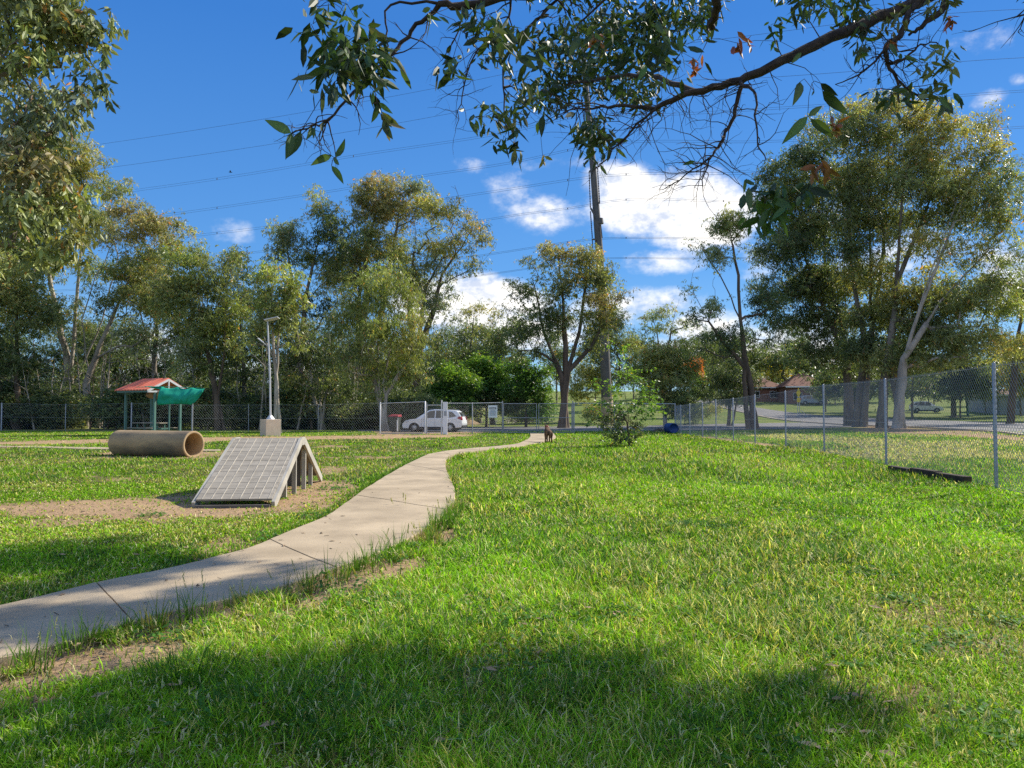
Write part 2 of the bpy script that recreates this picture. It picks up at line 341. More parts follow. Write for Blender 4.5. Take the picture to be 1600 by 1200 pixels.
def zones(x, y):
    dirt = np.zeros(np.shape(x))
    for q in range(4):
        am = .7 + .35 * q; wx = x + (fbm(x * 1.4, y * 1.4, 21 + 3 * q, 4) - .5) * 1.3 * am; wy = y + (fbm(x * 1.4, y * 1.4, 31 + 3 * q, 4) - .5) * (0.9 + 0.05 * y) * am
        one = np.zeros(np.shape(x))
        for P in DIRT: one = np.maximum(one, pip(wx, wy, P).astype(float))
        dirt = dirt + one * .27
    dirt = np.clip(dirt, 0, 1)
    dp = seg_dist(x, y, eR[::3]); nn = fbm(x * 2.3, y * 2.3, 41, 3)
    dirt = np.maximum(dirt, sstep(0.0, .18, (0.62 * sstep(10.5, 6.5, y) + 0.12) * (0.35 + 1.4 * nn) - dp) * sstep(0.36, 0.44, nn + 0.05))
    dl = seg_dist(x, y, eL[::3]); dirt = np.maximum(dirt, sstep(0, .08, 0.14 * nn - dl + 0.02))
    spots = sstep(0.60, 0.70, fbm(x * 1.1, y * 1.1, 51, 4)) * sstep(16, 5, y) * (x > -3) * 0.62
    lspots = sstep(0.60, 0.70, fbm(x * 0.7, y * 0.5, 61, 4)) * (x < -2) * 0.8
    dirt = np.maximum(dirt, np.maximum(spots, lspots * (y < 40)))
    dry = sstep(0.48, 0.66, fbm(x * 0.45, y * 0.35, 71, 4))
    dry = np.maximum(dry * np.where(x < -1.5, 1.0, 0.55), sstep(0, 1, (x < -3) * (y < 11.5) * (y > 8) * .8))
    fx = np.where(y > 13, 1, 0) * np.where(x > 9.0 + 0.14 * (y - 13.9), 1, 0)
    strip = sstep(0.45, .6, fbm(x * .25, y * .12, 81, 3)) * fx * sstep(60, 50, y)
    lush = sstep(0.55, 0.7, fbm(x * 0.6, y * 0.4, 91, 3))
    return dirt, np.clip(np.maximum(dry, strip), 0, 1), lush, strip

xs = np.unique(np.r_[-900, -500, -300, -200, -150, np.arange(-120, -30, 3), np.arange(-30, -14, .5), np.arange(-14, 12, .13), np.arange(12, 30, .6), np.arange(30, 130, 3), 150, 200, 300, 500, 900])
ys = np.unique(np.r_[-300, -100, -40, -20, np.arange(-10, 1, 1.), np.arange(1, 20, .13), np.arange(20, 60, .45), np.arange(60, 130, 2.), np.arange(130, 260, 6.), 280, 320, 400, 600, 1000, 1800])
XX, YY = np.meshgrid(xs, ys); ZZ = terr(XX, YY)
inp = pip(XX, YY, PATHPOLY); ZZ = np.where(inp, ZZ - 0.05, ZZ)
dpr = np.minimum(seg_dist(XX, YY, eR[::3]), seg_dist(XX, YY, eL[::3]))
ZZ = np.where((dpr < 0.5) & ~inp & (YY < 60), ZZ - 0.035 * (1 - dpr / 0.5), ZZ)
nx, ny = len(xs), len(ys)
Vg = np.stack([XX.ravel(), YY.ravel(), ZZ.ravel()], 1)
idx = np.arange(nx * ny).reshape(ny, nx)
Fg = np.stack([idx[:-1, :-1].ravel(), idx[:-1, 1:].ravel(), idx[1:, 1:].ravel(), idx[1:, :-1].ravel()], 1)
dz, dr, lu, stp = zones(XX, YY)
mg = bpy.data.materials.new('ground_soil'); mg.use_nodes = True; t = mg.node_tree; b = t.nodes['Principled BSDF']
b.inputs['Roughness'].default_value = 0.95; b.inputs['Specular IOR Level'].default_value = 0.1
at_ = t.nodes.new('ShaderNodeAttribute'); at_.attribute_name = 'tint'; se = t.nodes.new('ShaderNodeSeparateColor'); t.links.new(at_.outputs['Color'], se.inputs[0])
co = t.nodes.new('ShaderNodeTexCoord')
def nz_(s, d=6):
    n = t.nodes.new('ShaderNodeTexNoise'); n.inputs['Scale'].default_value = s; n.inputs['Detail'].default_value = d; n.inputs['Roughness'].default_value = .65
    t.links.new(co.outputs['Object'], n.inputs[0]); return n.outputs[0]
def ramp_(f, c1, c2, lo=.35, hi=.65):
    r = t.nodes.new('ShaderNodeValToRGB'); r.color_ramp.elements[0].position = lo; r.color_ramp.elements[1].position = hi
    r.color_ramp.elements[0].color = (*c1, 1); r.color_ramp.elements[1].color = (*c2, 1); t.links.new(f, r.inputs[0]); return r.outputs[0]
def mix_(f, a, b_):
    m = t.nodes.new('ShaderNodeMix'); m.data_type = 'RGBA'
    if isinstance(f, float): m.inputs[0].default_value = f
    else: t.links.new(f, m.inputs[0])
    t.links.new(a, m.inputs[6]); t.links.new(b_, m.inputs[7]); return m.outputs[2]
nA, nB, nC = nz_(22), nz_(1.3), nz_(90, 3)
green = mix_(nB, ramp_(nA, (.085, .12, .022), (.15, .22, .035)), ramp_(nC, (.10, .13, .03), (.22, .27, .06)))
dryc = ramp_(nA, (.20, .19, .07), (.38, .34, .16))
soil = mix_(nC, ramp_(nB, (.32, .205, .11), (.46, .315, .18)), ramp_(nA, (.24, .15, .08), (.54, .375, .22)))
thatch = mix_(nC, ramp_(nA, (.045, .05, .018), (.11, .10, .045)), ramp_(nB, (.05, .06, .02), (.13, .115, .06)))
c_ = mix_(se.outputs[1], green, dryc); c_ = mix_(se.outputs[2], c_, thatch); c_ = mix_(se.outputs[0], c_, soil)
t.links.new(c_, b.inputs['Base Color'])
bp = t.nodes.new('ShaderNodeBump'); bp.inputs['Strength'].default_value = .8; bp.inputs['Distance'].default_value = .04; t.links.new(nA, bp.inputs['Height']); t.links.new(bp.outputs[0], b.inputs['Normal'])
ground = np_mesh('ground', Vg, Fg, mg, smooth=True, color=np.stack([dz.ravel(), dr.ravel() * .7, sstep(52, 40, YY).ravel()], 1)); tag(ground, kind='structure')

# ---- concrete footpath, slab by slab with open joints
def strip_slabs(A, B, cuts, zt, th, mt, name):
    Vs, Fs = [], []
    for c0, c1 in zip(cuts[:-1], cuts[1:]):
        seg = range(c0, c1 + 1); a = A[c0:c1 + 1].copy(); b_ = B[c0:c1 + 1].copy()
        if len(a) < 2: continue
        def pull(q, w=0.007):
            d = q[1] - q[0]; n_ = np.linalg.norm(d); q[0] = q[0] + d / n_ * min(w, n_ * .3); d = q[-2] - q[-1]; n_ = np.linalg.norm(d); q[-1] = q[-1] + d / n_ * min(w, n_ * .3)
        pull(a); pull(b_)
        tilt = random.uniform(-.004, .006); n = len(a)
        def z(p): return float(terr(p[0], p[1])) * 0.6 + zt + tilt
        base = len(Vs); K = 7
        prof = [(0, -th), (0, -.008), (.006, 0)] + [(j / (K - 1), 0) for j in range(1, K - 1)] + [(.994, 0), (1, -.008), (1, -th)]
        for i in range(n):
            for (s_, dz_) in prof:
                p = a[i] * (1 - s_) + b_[i] * s_; Vs.append((p[0], p[1], z(p) + dz_))
        kk = len(prof)
        for i in range(n - 1):
            for j in range(kk - 1): Fs.append((base + i * kk + j, base + i * kk + j + 1, base + (i + 1) * kk + j + 1, base + (i + 1) * kk + j))
        Fs.append(tuple(base + j for j in range(kk))); Fs.append(tuple(base + (n - 1) * kk + j for j in range(kk))[::-1])
    m = MB(); m.V = Vs; m.F = Fs; m.S = [False] * len(Fs); return m.build(name, mt)
L_ = 0; cuts = [0]; acc = 0
midl = (eL + eR) / 2
dl_ = np.linalg.norm(np.diff(midl, axis=0), axis=1)
for i in range(1, len(midl)):
    acc += dl_[i - 1]
    if acc > (2.0 if i < 60 else 3.2): cuts.append(i); acc = 0
if cuts[-1] != len(midl) - 1: cuts.append(len(midl) - 1)
fp = strip_slabs(eL, eR, cuts, 0.045, 0.14, M['concrete'], 'footpath'); tag(fp, kind='structure')
# thin far strip of path beyond the pipe
a_ = np.array([gnd(x, y, True)[:2] for x, y in [(-300, 694), (0, 697.5), (170, 700.8), (345, 703.2)]]); b2 = np.array([gnd(x, y, True)[:2] for x, y in [(-300, 696.2), (0, 699.5), (170, 702.8), (345, 705.4)]])
tag(strip_slabs(resample(b2, 20), resample(a_, 20), [0, 10, 19], 0.03, 0.08, M['concrete'], 'edging_path'), kind='structure')
# ---- roads
def road(name, up, lo, mt, lift, n=60, cross=6):
    A = resample([gnd(*p)[:2] for p in lo], n); B = resample([gnd(*p)[:2] for p in up], n)
    Vs = []; 
    for i in range(n):
        for j in range(cross + 1):
            p = A[i] + (B[i] - A[i]) * j / cross; Vs.append((p[0], p[1], float(terr(*p)) + lift))
    k = cross + 1; Fs = [(i * k + j, i * k + j + 1, (i + 1) * k + j + 1, (i + 1) * k + j) for i in range(n - 1) for j in range(cross)]
    return np_mesh(name, Vs, Fs, mt, smooth=True), A, B
UP = [(1900, 667), (1620, 662), (1551, 660), (1424, 656), (1340, 652.5), (1280, 649), (1230, 644), (1190, 638.5), (1150, 631), (1120, 625), (1088, 619)]
LO = [(1900, 700), (1620, 683), (1551, 675.5), (1486, 671.5), (1424, 668.3), (1356, 666), (1290, 662.5), (1225, 657), (1180, 649), (1140, 640), (1086, 627)]
rd, RA, RB = road('road', UP, LO, M['asphalt'], 0.05); tag(rd, kind='structure')
def strip_on(A, B, f0, f1, name, mt, lift):
    n = len(A); Vs = []
    for i in range(n):
        for f in (f0, f1):
            p = A[i] + (B[i] - A[i]) * f; Vs.append((p[0], p[1], float(terr(*p)) + lift))
    return np_mesh(name, Vs, [(2 * i, 2 * i + 1, 2 * i + 3, 2 * i + 2) for i in range(n - 1)], mt)
tag(strip_on(RA, RB, 0.0, 0.035, 'road_edge_line', M['whiteline'], 0.058), kind='structure')
m = MB()
for i in range(0, 59):
    a, b_ = RA[i], RA[i + 1]; n_ = np.array([-(b_ - a)[1], (b_ - a)[0]]); n_ = n_ / np.linalg.norm(n_); c = (a + b_) / 2
    za, zb = float(terr(*a)), float(terr(*b_)); s_ = -1 if np.dot(n_, RB[i] - a) > 0 else 1
    w = n_ * s_ * .18
    m.add([(a[0], a[1], za - .1), (a[0], a[1], za + .13), (a[0] + w[0], a[1] + w[1], za + .13), (a[0] + w[0], a[1] + w[1], za - .1), (b_[0], b_[1], zb - .1), (b_[0], b_[1], zb + .13), (b_[0] + w[0], b_[1] + w[1], zb + .13), (b_[0] + w[0], b_[1] + w[1], zb - .1)], [(0, 1, 5, 4), (1, 2, 6, 5), (2, 3, 7, 6)])
tag(m.build('kerb', M['concrete_pale']), kind='structure')
dv, _, _ = road('driveway', [(560, 667.2), (700, 667), (850, 666.8), (960, 666), (1100, 663), (1250, 660.5), (1330, 658.5)], [(560, 674.2), (700, 675), (850, 674.5), (960, 674), (1100, 672.5), (1250, 670), (1345, 667)], M['asphalt'], 0.02); tag(dv, kind='structure')
# ------------------------------------------------------------------ grass
def blades(P, h, w, az, lean, col, far=False):
    n = len(P); dx, dy = np.cos(az), np.sin(az); px_, py_ = -dy, dx
    sp = RNG.uniform(-0.9, 0.9, n); fx, fy = px_ * np.cos(sp) + dx * np.sin(sp), py_ * np.cos(sp) + dy * np.sin(sp)
    H = h * np.cos(lean * .45) * .9; O1 = h * .5 * np.sin(lean * .6); O2 = h * np.sin(np.minimum(lean, 1.75))
    Z2 = np.maximum(h * np.cos(lean) + .12 * h, .1 * h)
    def pt(off, z, s): return np.stack([P[:, 0] + dx * off + fx * s, P[:, 1] + dy * off + fy * s, P[:, 2] + z], 1)
    if far:
        V = np.stack([pt(0, -.01, -w / 2), pt(0, -.01, w / 2), pt(O2, Z2, 0)], 1).reshape(-1, 3); F = np.arange(3 * n).reshape(n, 3); C = np.repeat(col, 3, 0)
        C.reshape(n, 3, 3)[:, :2] *= .75  # blade feet darkened: shade low in the turf put into the colour
    else:
        V = np.stack([pt(0, -.01, -w / 2), pt(0, -.01, w / 2), pt(O1, H * .55, -w * .42), pt(O1, H * .55, w * .42), pt(O2, Z2, 0)], 1).reshape(-1, 3)
        b = np.arange(n)[:, None] * 5; F = np.concatenate([b + [0, 1, 3], b + [0, 3, 2], b + [2, 3, 4]], 0); C = np.repeat(col, 5, 0)
        C.reshape(n, 5, 3)[:, :2] *= .55; C.reshape(n, 5, 3)[:, 4] *= 1.15  # darker feet, paler tips: shade between blades painted into the tint
    return V, F, C
GV, GF, GC, GN = [], [], [], [0]
def gadd(r):
    GV.append(r[0]); GF.append(r[1] + GN[0]); GC.append(r[2]); GN[0] += len(r[0])
def gcolor(x, y, dr, lu, st, n):
    g1 = np.array([.15, .34, .012]); g2 = np.array([.29, .50, .022]); dk = np.array([.07, .17, .022]); yl = np.array([.54, .50, .12]); st_ = np.array([.78, .72, .38])
    f = RNG.random(n)[:, None]; c = g1 * (1 - f) + g2 * f
    mac = fbm(x * .35, y * .22, 101, 3)[:, None]; c = c * (0.75 + .55 * mac)
    c = np.where((RNG.random(n) < .55 * sstep(.45, .75, lu))[:, None], dk * (0.8 + .5 * f), c)
    c = np.where((RNG.random(n) < .08 + .32 * dr)[:, None], yl * (.6 + .5 * f), c)
    c = c * RNG.uniform(.45, 1.6, (n, 1)); c = np.where((RNG.random(n) < .075 + .55 * st + .05 * dr)[:, None], st_ * (.7 + .6 * f), c)
    return c
def scatter(N_, d0, d1, xr=None):
    y = np.exp(RNG.uniform(np.log(d0), np.log(d1), N_)); wdt = .74 * y + 1.2; x = RNG.uniform(-1, 1, N_) * wdt
    k = ~pip(x, y, PATHPOLY); x, y = x[k], y[k]
    d, dr, lu, st = zones(x, y)
    k = RNG.random(len(x)) > d * .955 + .0; x, y, d, dr, lu, st = x[k], y[k], d[k], dr[k], lu[k], st[k]
    # thin, clumpy growth
    cl = fbm(x * 5, y * 5, 111, 2); k = RNG.random(len(x)) < .40 + 1.2 * cl - .25 * dr; x, y, d, dr, lu, st = x[k], y[k], d[k], dr[k], lu[k], st[k]
    return x, y, dr, lu, st
def tallness(x, y, lu):
    right = sstep(-.35, .15, x + 1.9 - .05 * y) if False else (x > np.interp(y, *MIDX)).astype(float)
    t = np.where(right > .5, .054 + .035 * sstep(.4, .7, fbm(x * .9, y * .7, 121, 3)) + .035 * lu, .036 + .02 * lu)
    return t, right
_o = np.argsort(midl[:, 1]); MIDX = (midl[_o, 1], midl[_o, 0])
x, y, dr_, lu_, st_ = scatter(760000, 2.25, 15)
n = len(x); tl, rt = tallness(x, y, lu_); h = tl * RNG.uniform(.5, 1.5, n); w = np.maximum(.0056, .00145 * y) * RNG.uniform(.5, 1.5, n)
P_ = np.stack([x, y, terr(x, y)], 1)
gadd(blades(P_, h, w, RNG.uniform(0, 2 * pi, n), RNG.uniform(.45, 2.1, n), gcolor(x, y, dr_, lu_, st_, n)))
x, y, dr_, lu_, st_ = scatter(330000, 15, 56)
n = len(x); tl, rt = tallness(x, y, lu_); h = (tl + .02) * RNG.uniform(.6, 1.5, n); w = .0017 * y * RNG.uniform(.7, 1.4, n)
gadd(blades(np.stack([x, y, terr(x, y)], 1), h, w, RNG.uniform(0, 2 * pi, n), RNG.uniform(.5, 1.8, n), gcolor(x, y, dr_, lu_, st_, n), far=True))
# long grass: rank tufts in the field and a fringe of weeds along the edge of the path
def tuft(cx_, cy_, r, n, hh, col, lean=(.2, 1.0), w=.006):
    a = RNG.uniform(0, 2 * pi, n); q = r * np.sqrt(RNG.random(n)); x = cx_ + q * np.cos(a); y = cy_ + q * np.sin(a)
    k = ~pip(x, y, PATHPOLY); x, y, a = x[k], y[k], a[k]; n = len(x)
    if n == 0: return
    c = np.array(col) * RNG.uniform(.65, 1.35, (n, 1))
    gadd(blades(np.stack([x, y, terr(x, y)], 1), hh * RNG.uniform(.5, 1.3, n), np.full(n, max(w, .001 * cy_)) * RNG.uniform(.7, 1.3, n), a + RNG.normal(0, .7, n), RNG.uniform(*lean, n), c))
for (px, py, r, n, hh) in [(960, 905, .42, 800, .12), (1350, 800, .8, 700, .22), (700, 1000, .38, 700, .17), (620, 1010, .25, 400, .18), (1260, 1110, .35, 800, .15), (1130, 1180, .3, 600, .16), (1010, 1060, .3, 500, .15), (820, 1110, .35, 700, .15),
                          (1080, 830, .6, 500, .15), (1230, 860, .5, 400, .14), (1480, 900, .5, 500, .14), (300, 1060, .25, 500, .2), (420, 1120, .35, 700, .17), (90, 1180, .25, 400, .15), (560, 1150, .3, 500, .17), (900, 960, .35, 350, .14), (780, 770, .8, 500, .16), (880, 735, 1.2, 500, .15), (1040, 725, 1.4, 500, .15),
                          (1560, 800, .8, 500, .16), (1450, 740, 1.0, 500, .16)]:
    g = gnd(px, py); tuft(g[0], g[1], r, int(n * .7), hh * .72, (.07, .17, .022), (.3, 1.3))
for k in range(60):
    y = math.exp(random.uniform(math.log(3), math.log(20))); x = random.uniform(-.25 * y, .66 * y)
    tuft(x, y, random.uniform(.08, .3), 90, random.uniform(.07, .13), (.09, .20, .022) if k % 3 else (.16, .25, .03))
for i in range(2, 84):
    p = eR[i]; dirn = np.array([1, -1]) / 1.41
    if p[1] > 11: continue
    for k in range(3):
        q = p + dirn * random.uniform(.0, .34) + np.random.default_rng(i * 9 + k).normal(0, .05, 2)
        if random.random() < .8: tuft(q[0], q[1], random.uniform(.03, .1), random.randint(10, 34), random.uniform(.08, .24), random.choice([(.10, .21, .025), (.13, .25, .03), (.30, .28, .08)]), (.1, .9))
for i in range(0, 88, 2):
    p = eL[i] + np.array([-.06, .05]); tuft(p[0], p[1], .12, 40, .07, (.11, .22, .03))
# seed stalks
def stalks(X, Y, hh):
    for x, y, h in zip(X, Y, hh):
        z = float(terr(x, y)); az = random.uniform(0, 6.28); le = random.uniform(.1, .6)
        p = np.array([[x, y, z]]); w = max(.0022, .0006 * y)
        gadd(blades(p, np.array([h]), np.array([w]), np.array([az]), np.array([le]), np.array([[.22, .25, .08]])))
        tip = p + np.array([[cos(az) * sin(le) * h, sin(az) * sin(le) * h, h * (cos(le) * .9 + .1)]])
        for k in range(6):
            t_ = p + (tip - p) * (1 - k * .07); gadd(blades(t_ - [[0, 0, 0.0]], np.array([.028]), np.array([max(.005, .0012 * y)]), np.array([az + random.uniform(-1.6, 1.6)]), np.array([random.uniform(.3, 1.6)]), np.array([[.42, .42, .20]])))
sx = [math.exp(random.uniform(math.log(2.8), math.log(12))) for _ in range(200)]
stalks([random.uniform(-.2, .66) * y + 0.3 for y in sx], sx, [random.uniform(.09, .2) for _ in sx])
ed = [eR[random.randint(4, 80)] + np.array([random.uniform(0, .25), -random.uniform(0.02, .25)]) for _ in range(60)]
stalks([e[0] for e in ed], [e[1] for e in ed], [random.uniform(.15, .36) for _ in ed])
# pale seed heads standing a little above the blades, and patches of small broad-leaved weeds
n = 5200; y = np.exp(RNG.uniform(math.log(2.6), math.log(22), n)); x = np.interp(y, *MIDX) + .6 + RNG.uniform(0, 1, n) * (.72 * y + .5 - np.interp(y, *MIDX))
k = ~pip(x, y, PATHPOLY) & (RNG.random(n) < .25 + 1.1 * fbm(x * .8, y * .8, 131, 3)); x, y = x[k], y[k]; n = len(x)
P_ = np.stack([x, y, terr(x, y)], 1); az_, le_, hh_ = RNG.uniform(0, 6.28, n), RNG.uniform(.2, 1.1, n), RNG.uniform(.06, .15, n)
gadd(blades(P_, hh_, np.maximum(.0018, .0005 * y), az_, le_, np.tile([[.30, .33, .10]], (n, 1))))
tip = P_ + np.stack([np.cos(az_) * np.sin(le_) * hh_, np.sin(az_) * np.sin(le_) * hh_, hh_ * (np.cos(le_) + .12) - .012], 1)
for q in range(2): gadd(blades(tip, RNG.uniform(.018, .034, n), np.maximum(.0055, .0013 * y), az_ + RNG.normal(0, .7, n), RNG.uniform(.6, 1.9, n), np.tile([[.66, .62, .36]], (n, 1)) * RNG.uniform(.7, 1.2, (n, 1))))
for q in range(75):
    cy_ = math.exp(random.uniform(math.log(3), math.log(16))); cx_ = random.uniform(-.5 * cy_, .66 * cy_); rr0 = random.uniform(.12, .5); m_ = int(500 * rr0)
    a = RNG.uniform(0, 6.28, m_); r = rr0 * RNG.random(m_) ** .6; x = cx_ + r * np.cos(a); y = cy_ + r * np.sin(a); k = ~pip(x, y, PATHPOLY); x, y = x[k], y[k]; m_ = len(x)
    if m_ < 5: continue
    L = RNG.uniform(.010, .020, m_) * (1 + .04 * cy_); ta_ = RNG.uniform(0, 6.28, m_); P_ = np.stack([x, y, terr(x, y) + RNG.uniform(.015, .055, m_)], 1); d1 = np.stack([np.cos(ta_), np.sin(ta_), RNG.uniform(-.3, .5, m_)], 1) * L[:, None]; d2 = np.stack([-np.sin(ta_), np.cos(ta_), RNG.uniform(-.3, .3, m_)], 1) * L[:, None] * .75
    V = np.stack([P_ - d1, P_ + d2, P_ + d1, P_ - d2], 1).reshape(-1, 3); b = np.arange(m_)[:, None] * 4; F = np.concatenate([b + [0, 1, 2], b + [0, 2, 3]], 0)
    gadd((V, F, np.repeat(np.array([[.075, .19, .03]]) * RNG.uniform(.6, 1.5, (m_, 1)), 4, 0)))
gr = np_mesh('grass', np.concatenate(GV), np.concatenate(GF), M['grass'], color=np.concatenate(GC)); tag(gr, 'green and straw-coloured grass growing over the park either side of the path', 'grass', kind='stuff')
# fallen leaves and twigs on path and dirt
V, F, C = [], [], []
for k in range(420):
    y = math.exp(random.uniform(math.log(3), math.log(22))); x = random.uniform(-.6, .5) * y
    inp_ = bool(pip(np.array([x]), np.array([y]), PATHPOLY)[0])
    if inp_ and random.random() < .75: continue
    z = float(terr(x, y)) * (.6 if inp_ else 1) + (.05 if inp_ else .035); a = random.uniform(0, 6.28); L = random.uniform(.03, .055); w = L * .3; up = random.uniform(.002, .012)
    b = len(V); V += [(x - L * cos(a), y - L * sin(a), z), (x + w * sin(a), y - w * cos(a), z + up), (x + L * cos(a), y + L * sin(a), z + up * .5), (x - w * sin(a), y + w * cos(a), z + .001)]
    F.append((b, b + 1, b + 2, b + 3))
lit = np_mesh('leaf_litter', V, F, M['fur_leaf_litter']); tag(lit, 'dry brown fallen leaves scattered over the path and the near grass', 'fallen leaves', kind='stuff')

tg = MB(); rq = random.Random(21)
ty = np.exp(RNG.uniform(math.log(3), math.log(18), 5200)); tx = RNG.uniform(-.68, .35, 5200) * ty
t_on = pip(tx, ty, PATHPOLY); t_d = zones(tx, ty)[0]; t_z = terr(tx, ty)
for x, y, on_, d_, z0_ in zip(tx, ty, t_on, t_d, t_z):
    if on_:
        if rq.random() > .06: continue
        z = float(z0_) * .6 + .052
    else:
        if d_ < .45 + .4 * rq.random(): continue
        z = float(z0_) + .004
    a = rq.uniform(0, 3.14); L = rq.uniform(.015, .07)
    if rq.random() < .6: tg.bar((x, y, z), (x + L * cos(a), y + L * sin(a), z + rq.uniform(0, .012)), .0035 + .0005 * y, .003)
    else: r = rq.uniform(.006, .02); tg.add([(x - r, y, z), (x, y - r, z), (x + r, y, z), (x, y + r, z), (x, y, z + r)], [(0, 1, 4), (1, 2, 4), (2, 3, 4), (3, 0, 4)])
tag(tg.build('twig_litter', M['timber_light']), 'small twigs and crumbs of soil littering the bare dirt and path', 'twigs', kind='stuff')

# ------------------------------------------------------------------ trees
def skeleton(trunks, C, step, bow=.12, zpen=1.2, wander=.08, rng=None):
    rng = rng or RNG
    pos = []; par = []; plen = []
    for tr in trunks:                        # list of polylines, each starts a stem; tr = (points, parent index or None)
        pts, pi_ = tr; prev = -1 if pi_ is None else pi_
        for i, p in enumerate(pts):
            pos.append(np.array(p, float)); par.append(prev); plen.append(0 if prev < 0 else plen[prev] + np.linalg.norm(pos[-1] - pos[prev])); prev = len(pos) - 1
    base = pos[0]; order = np.argsort(np.linalg.norm(C - base, axis=1))
    A = np.zeros((len(pos) + len(C) * 14 + 10, 3)); A[:len(pos)] = pos; PLn = np.zeros(len(A)); PLn[:len(pos)] = plen; n = len(pos); PAR = np.full(len(A), -1); PAR[:n] = par
    ends = np.zeros(len(C), int); zmin = base[2] + (max(p[2] for p in pos) - base[2]) * .35
    for ci in order:
        c = C[ci]; d = c - A[:n]; dist = np.linalg.norm(d, axis=1) + 1e-6
        cost = dist * (1 + zpen * np.clip(.25 - d[:, 2] / dist, 0, 1.3)) + .10 * PLn[:n] + np.where(A[:n, 2] < zmin, 2.5, 0)
        j = int(np.argmin(cost)); D = dist[j]; k = max(1, min(12, int(math.ceil(D / step))))
        pdir = A[j] - A[PAR[j]] if PAR[j] >= 0 else np.array([0, 0, 1.]); pdir = pdir / (np.linalg.norm(pdir) + 1e-6)
        prev = j
        for s in range(1, k + 1):
            t_ = s / k; q = A[j] + (c - A[j]) * t_ + (pdir * .8 + np.array([0, 0, .5])) * bow * D * sin(pi * t_) * (1 - t_ * .4)
            if s < k: q = q + rng.normal(0, wander * D / k, 3)
            A[n] = q; PAR[n] = prev; PLn[n] = PLn[prev] + np.linalg.norm(q - A[prev]); prev = n; n += 1
        ends[ci] = prev
    return A[:n], PAR[:n], ends
def radii(A, PAR, rtip, rbase):
    n = len(A); cnt = np.zeros(n); ch = np.bincount(PAR[PAR >= 0], minlength=n); cnt[ch == 0] = 1
    for i in range(n - 1, -1, -1):
        if PAR[i] >= 0: cnt[PAR[i]] += cnt[i]
    dd = np.zeros(n)
    for i in range(n):
        if PAR[i] >= 0: dd[i] = dd[PAR[i]] + np.linalg.norm(A[i] - A[PAR[i]])
    dd = dd / max(dd.max(), 1e-6); nst = max(1, (PAR < 0).sum()); q = cnt / cnt.max()
    return np.maximum(rtip, rbase * q ** .75 * (1 - .62 * np.clip(dd * 1.15, 0, 1) ** .8)), ch
def branch_mesh(A, PAR, R, k=5, minr=0.0):
    n = len(A); kids = [[] for _ in range(n)]
    for i, p in enumerate(PAR):
        if p >= 0: kids[p].append(i)
    V, F = [], []; ang = 2 * pi * np.arange(k) / k; ca, sa = np.cos(ang), np.sin(ang); nb = 0
    stack = [(i, -1) for i in range(n) if PAR[i] < 0]
    while stack:
        s, p0 = stack.pop(); chain = ([p0] if p0 >= 0 else []) + [s]; cur = s
        while kids[cur]:
            ks = sorted(kids[cur], key=lambda q: -R[q]); 
            for q in ks[1:]: stack.append((q, cur))
            cur = ks[0]; chain.append(cur)
        if len(chain) < 2 or R[chain[-1]] < 0: continue
        P = A[chain]; r = R[chain].copy()
        if p0 >= 0: r[0] = min(r[0], r[1] * 1.25)
        T = np.gradient(P, axis=0); T /= np.linalg.norm(T, axis=1)[:, None] + 1e-9
        ref = np.array([0.31, .95, .05]) if abs(T[0][1]) < .9 else np.array([1., 0, 0]); U = np.zeros_like(T)
        for i in range(len(T)):
            u = ref - T[i] * ref.dot(T[i]); u /= np.linalg.norm(u) + 1e-9; U[i] = u; ref = u
        Wv = np.cross(T, U)
        X = P[:, None, :] + r[:, None, None] * (U[:, None, :] * ca[None, :, None] + Wv[:, None, :] * sa[None, :, None])
        V.append(X.reshape(-1, 3)); m = len(chain); b = nb + np.arange(m - 1)[:, None] * k + np.arange(k)[None, :]; b2_ = nb + np.arange(m - 1)[:, None] * k + (np.arange(k)[None, :] + 1) % k
        F.append(np.stack([b, b2_, b2_ + k, b + k], -1).reshape(-1, 4)); nb += m * k
    return np.concatenate(V), np.concatenate(F)
def unit(a): return a / (np.linalg.norm(a, axis=-1, keepdims=True) + 1e-9)
def leaf_quads(P, L, W, droop, col, rng, big=False):
    n = len(P); D = unit(np.concatenate([rng.normal(0, 1, (n, 2)), np.full((n, 1), -droop) + rng.normal(0, .5, (n, 1))], 1))
    Q = unit(np.cross(D, unit(rng.normal(0, 1, (n, 3))))); L = L[:, None]; W = W[:, None]
    if not big:
        V = np.stack([P, P + D * L * .45 + Q * W / 2, P + D * L, P + D * L * .45 - Q * W / 2], 1).reshape(-1, 3); F = np.arange(4 * n).reshape(n, 4); return V, F, np.repeat(col, 4, 0)
    Nn = np.cross(D, Q); bend = rng.uniform(-.15, .25, (n, 1)) * L
    v = [P, P + D * L * .28 + Q * W * .46 + Nn * W * .12, P + D * L * .28 - Q * W * .46 + Nn * W * .12, P + D * L * .3, P + D * L * .66 + Q * W * .42 + Nn * (bend * .5 + W * .1), P + D * L * .66 - Q * W * .42 + Nn * (bend * .5 + W * .1), P + D * L * .66 + Nn * bend * .5, P + D * L + Nn * bend]
    V = np.stack(v, 1).reshape(-1, 3); b = np.arange(n)[:, None] * 8
    F = np.concatenate([b + f for f in ([0, 3, 1, 1], [0, 2, 3, 3], [1, 3, 6, 4], [3, 2, 5, 6], [4, 6, 7, 7], [6, 5, 7, 7])], 0)
    tri = F[:, 2] == F[:, 3]; F3 = np.concatenate([F[tri][:, :3], F[~tri][:, [0, 1, 2]], F[~tri][:, [0, 2, 3]]], 0)
    return V, F3, np.repeat(col, 8, 0)
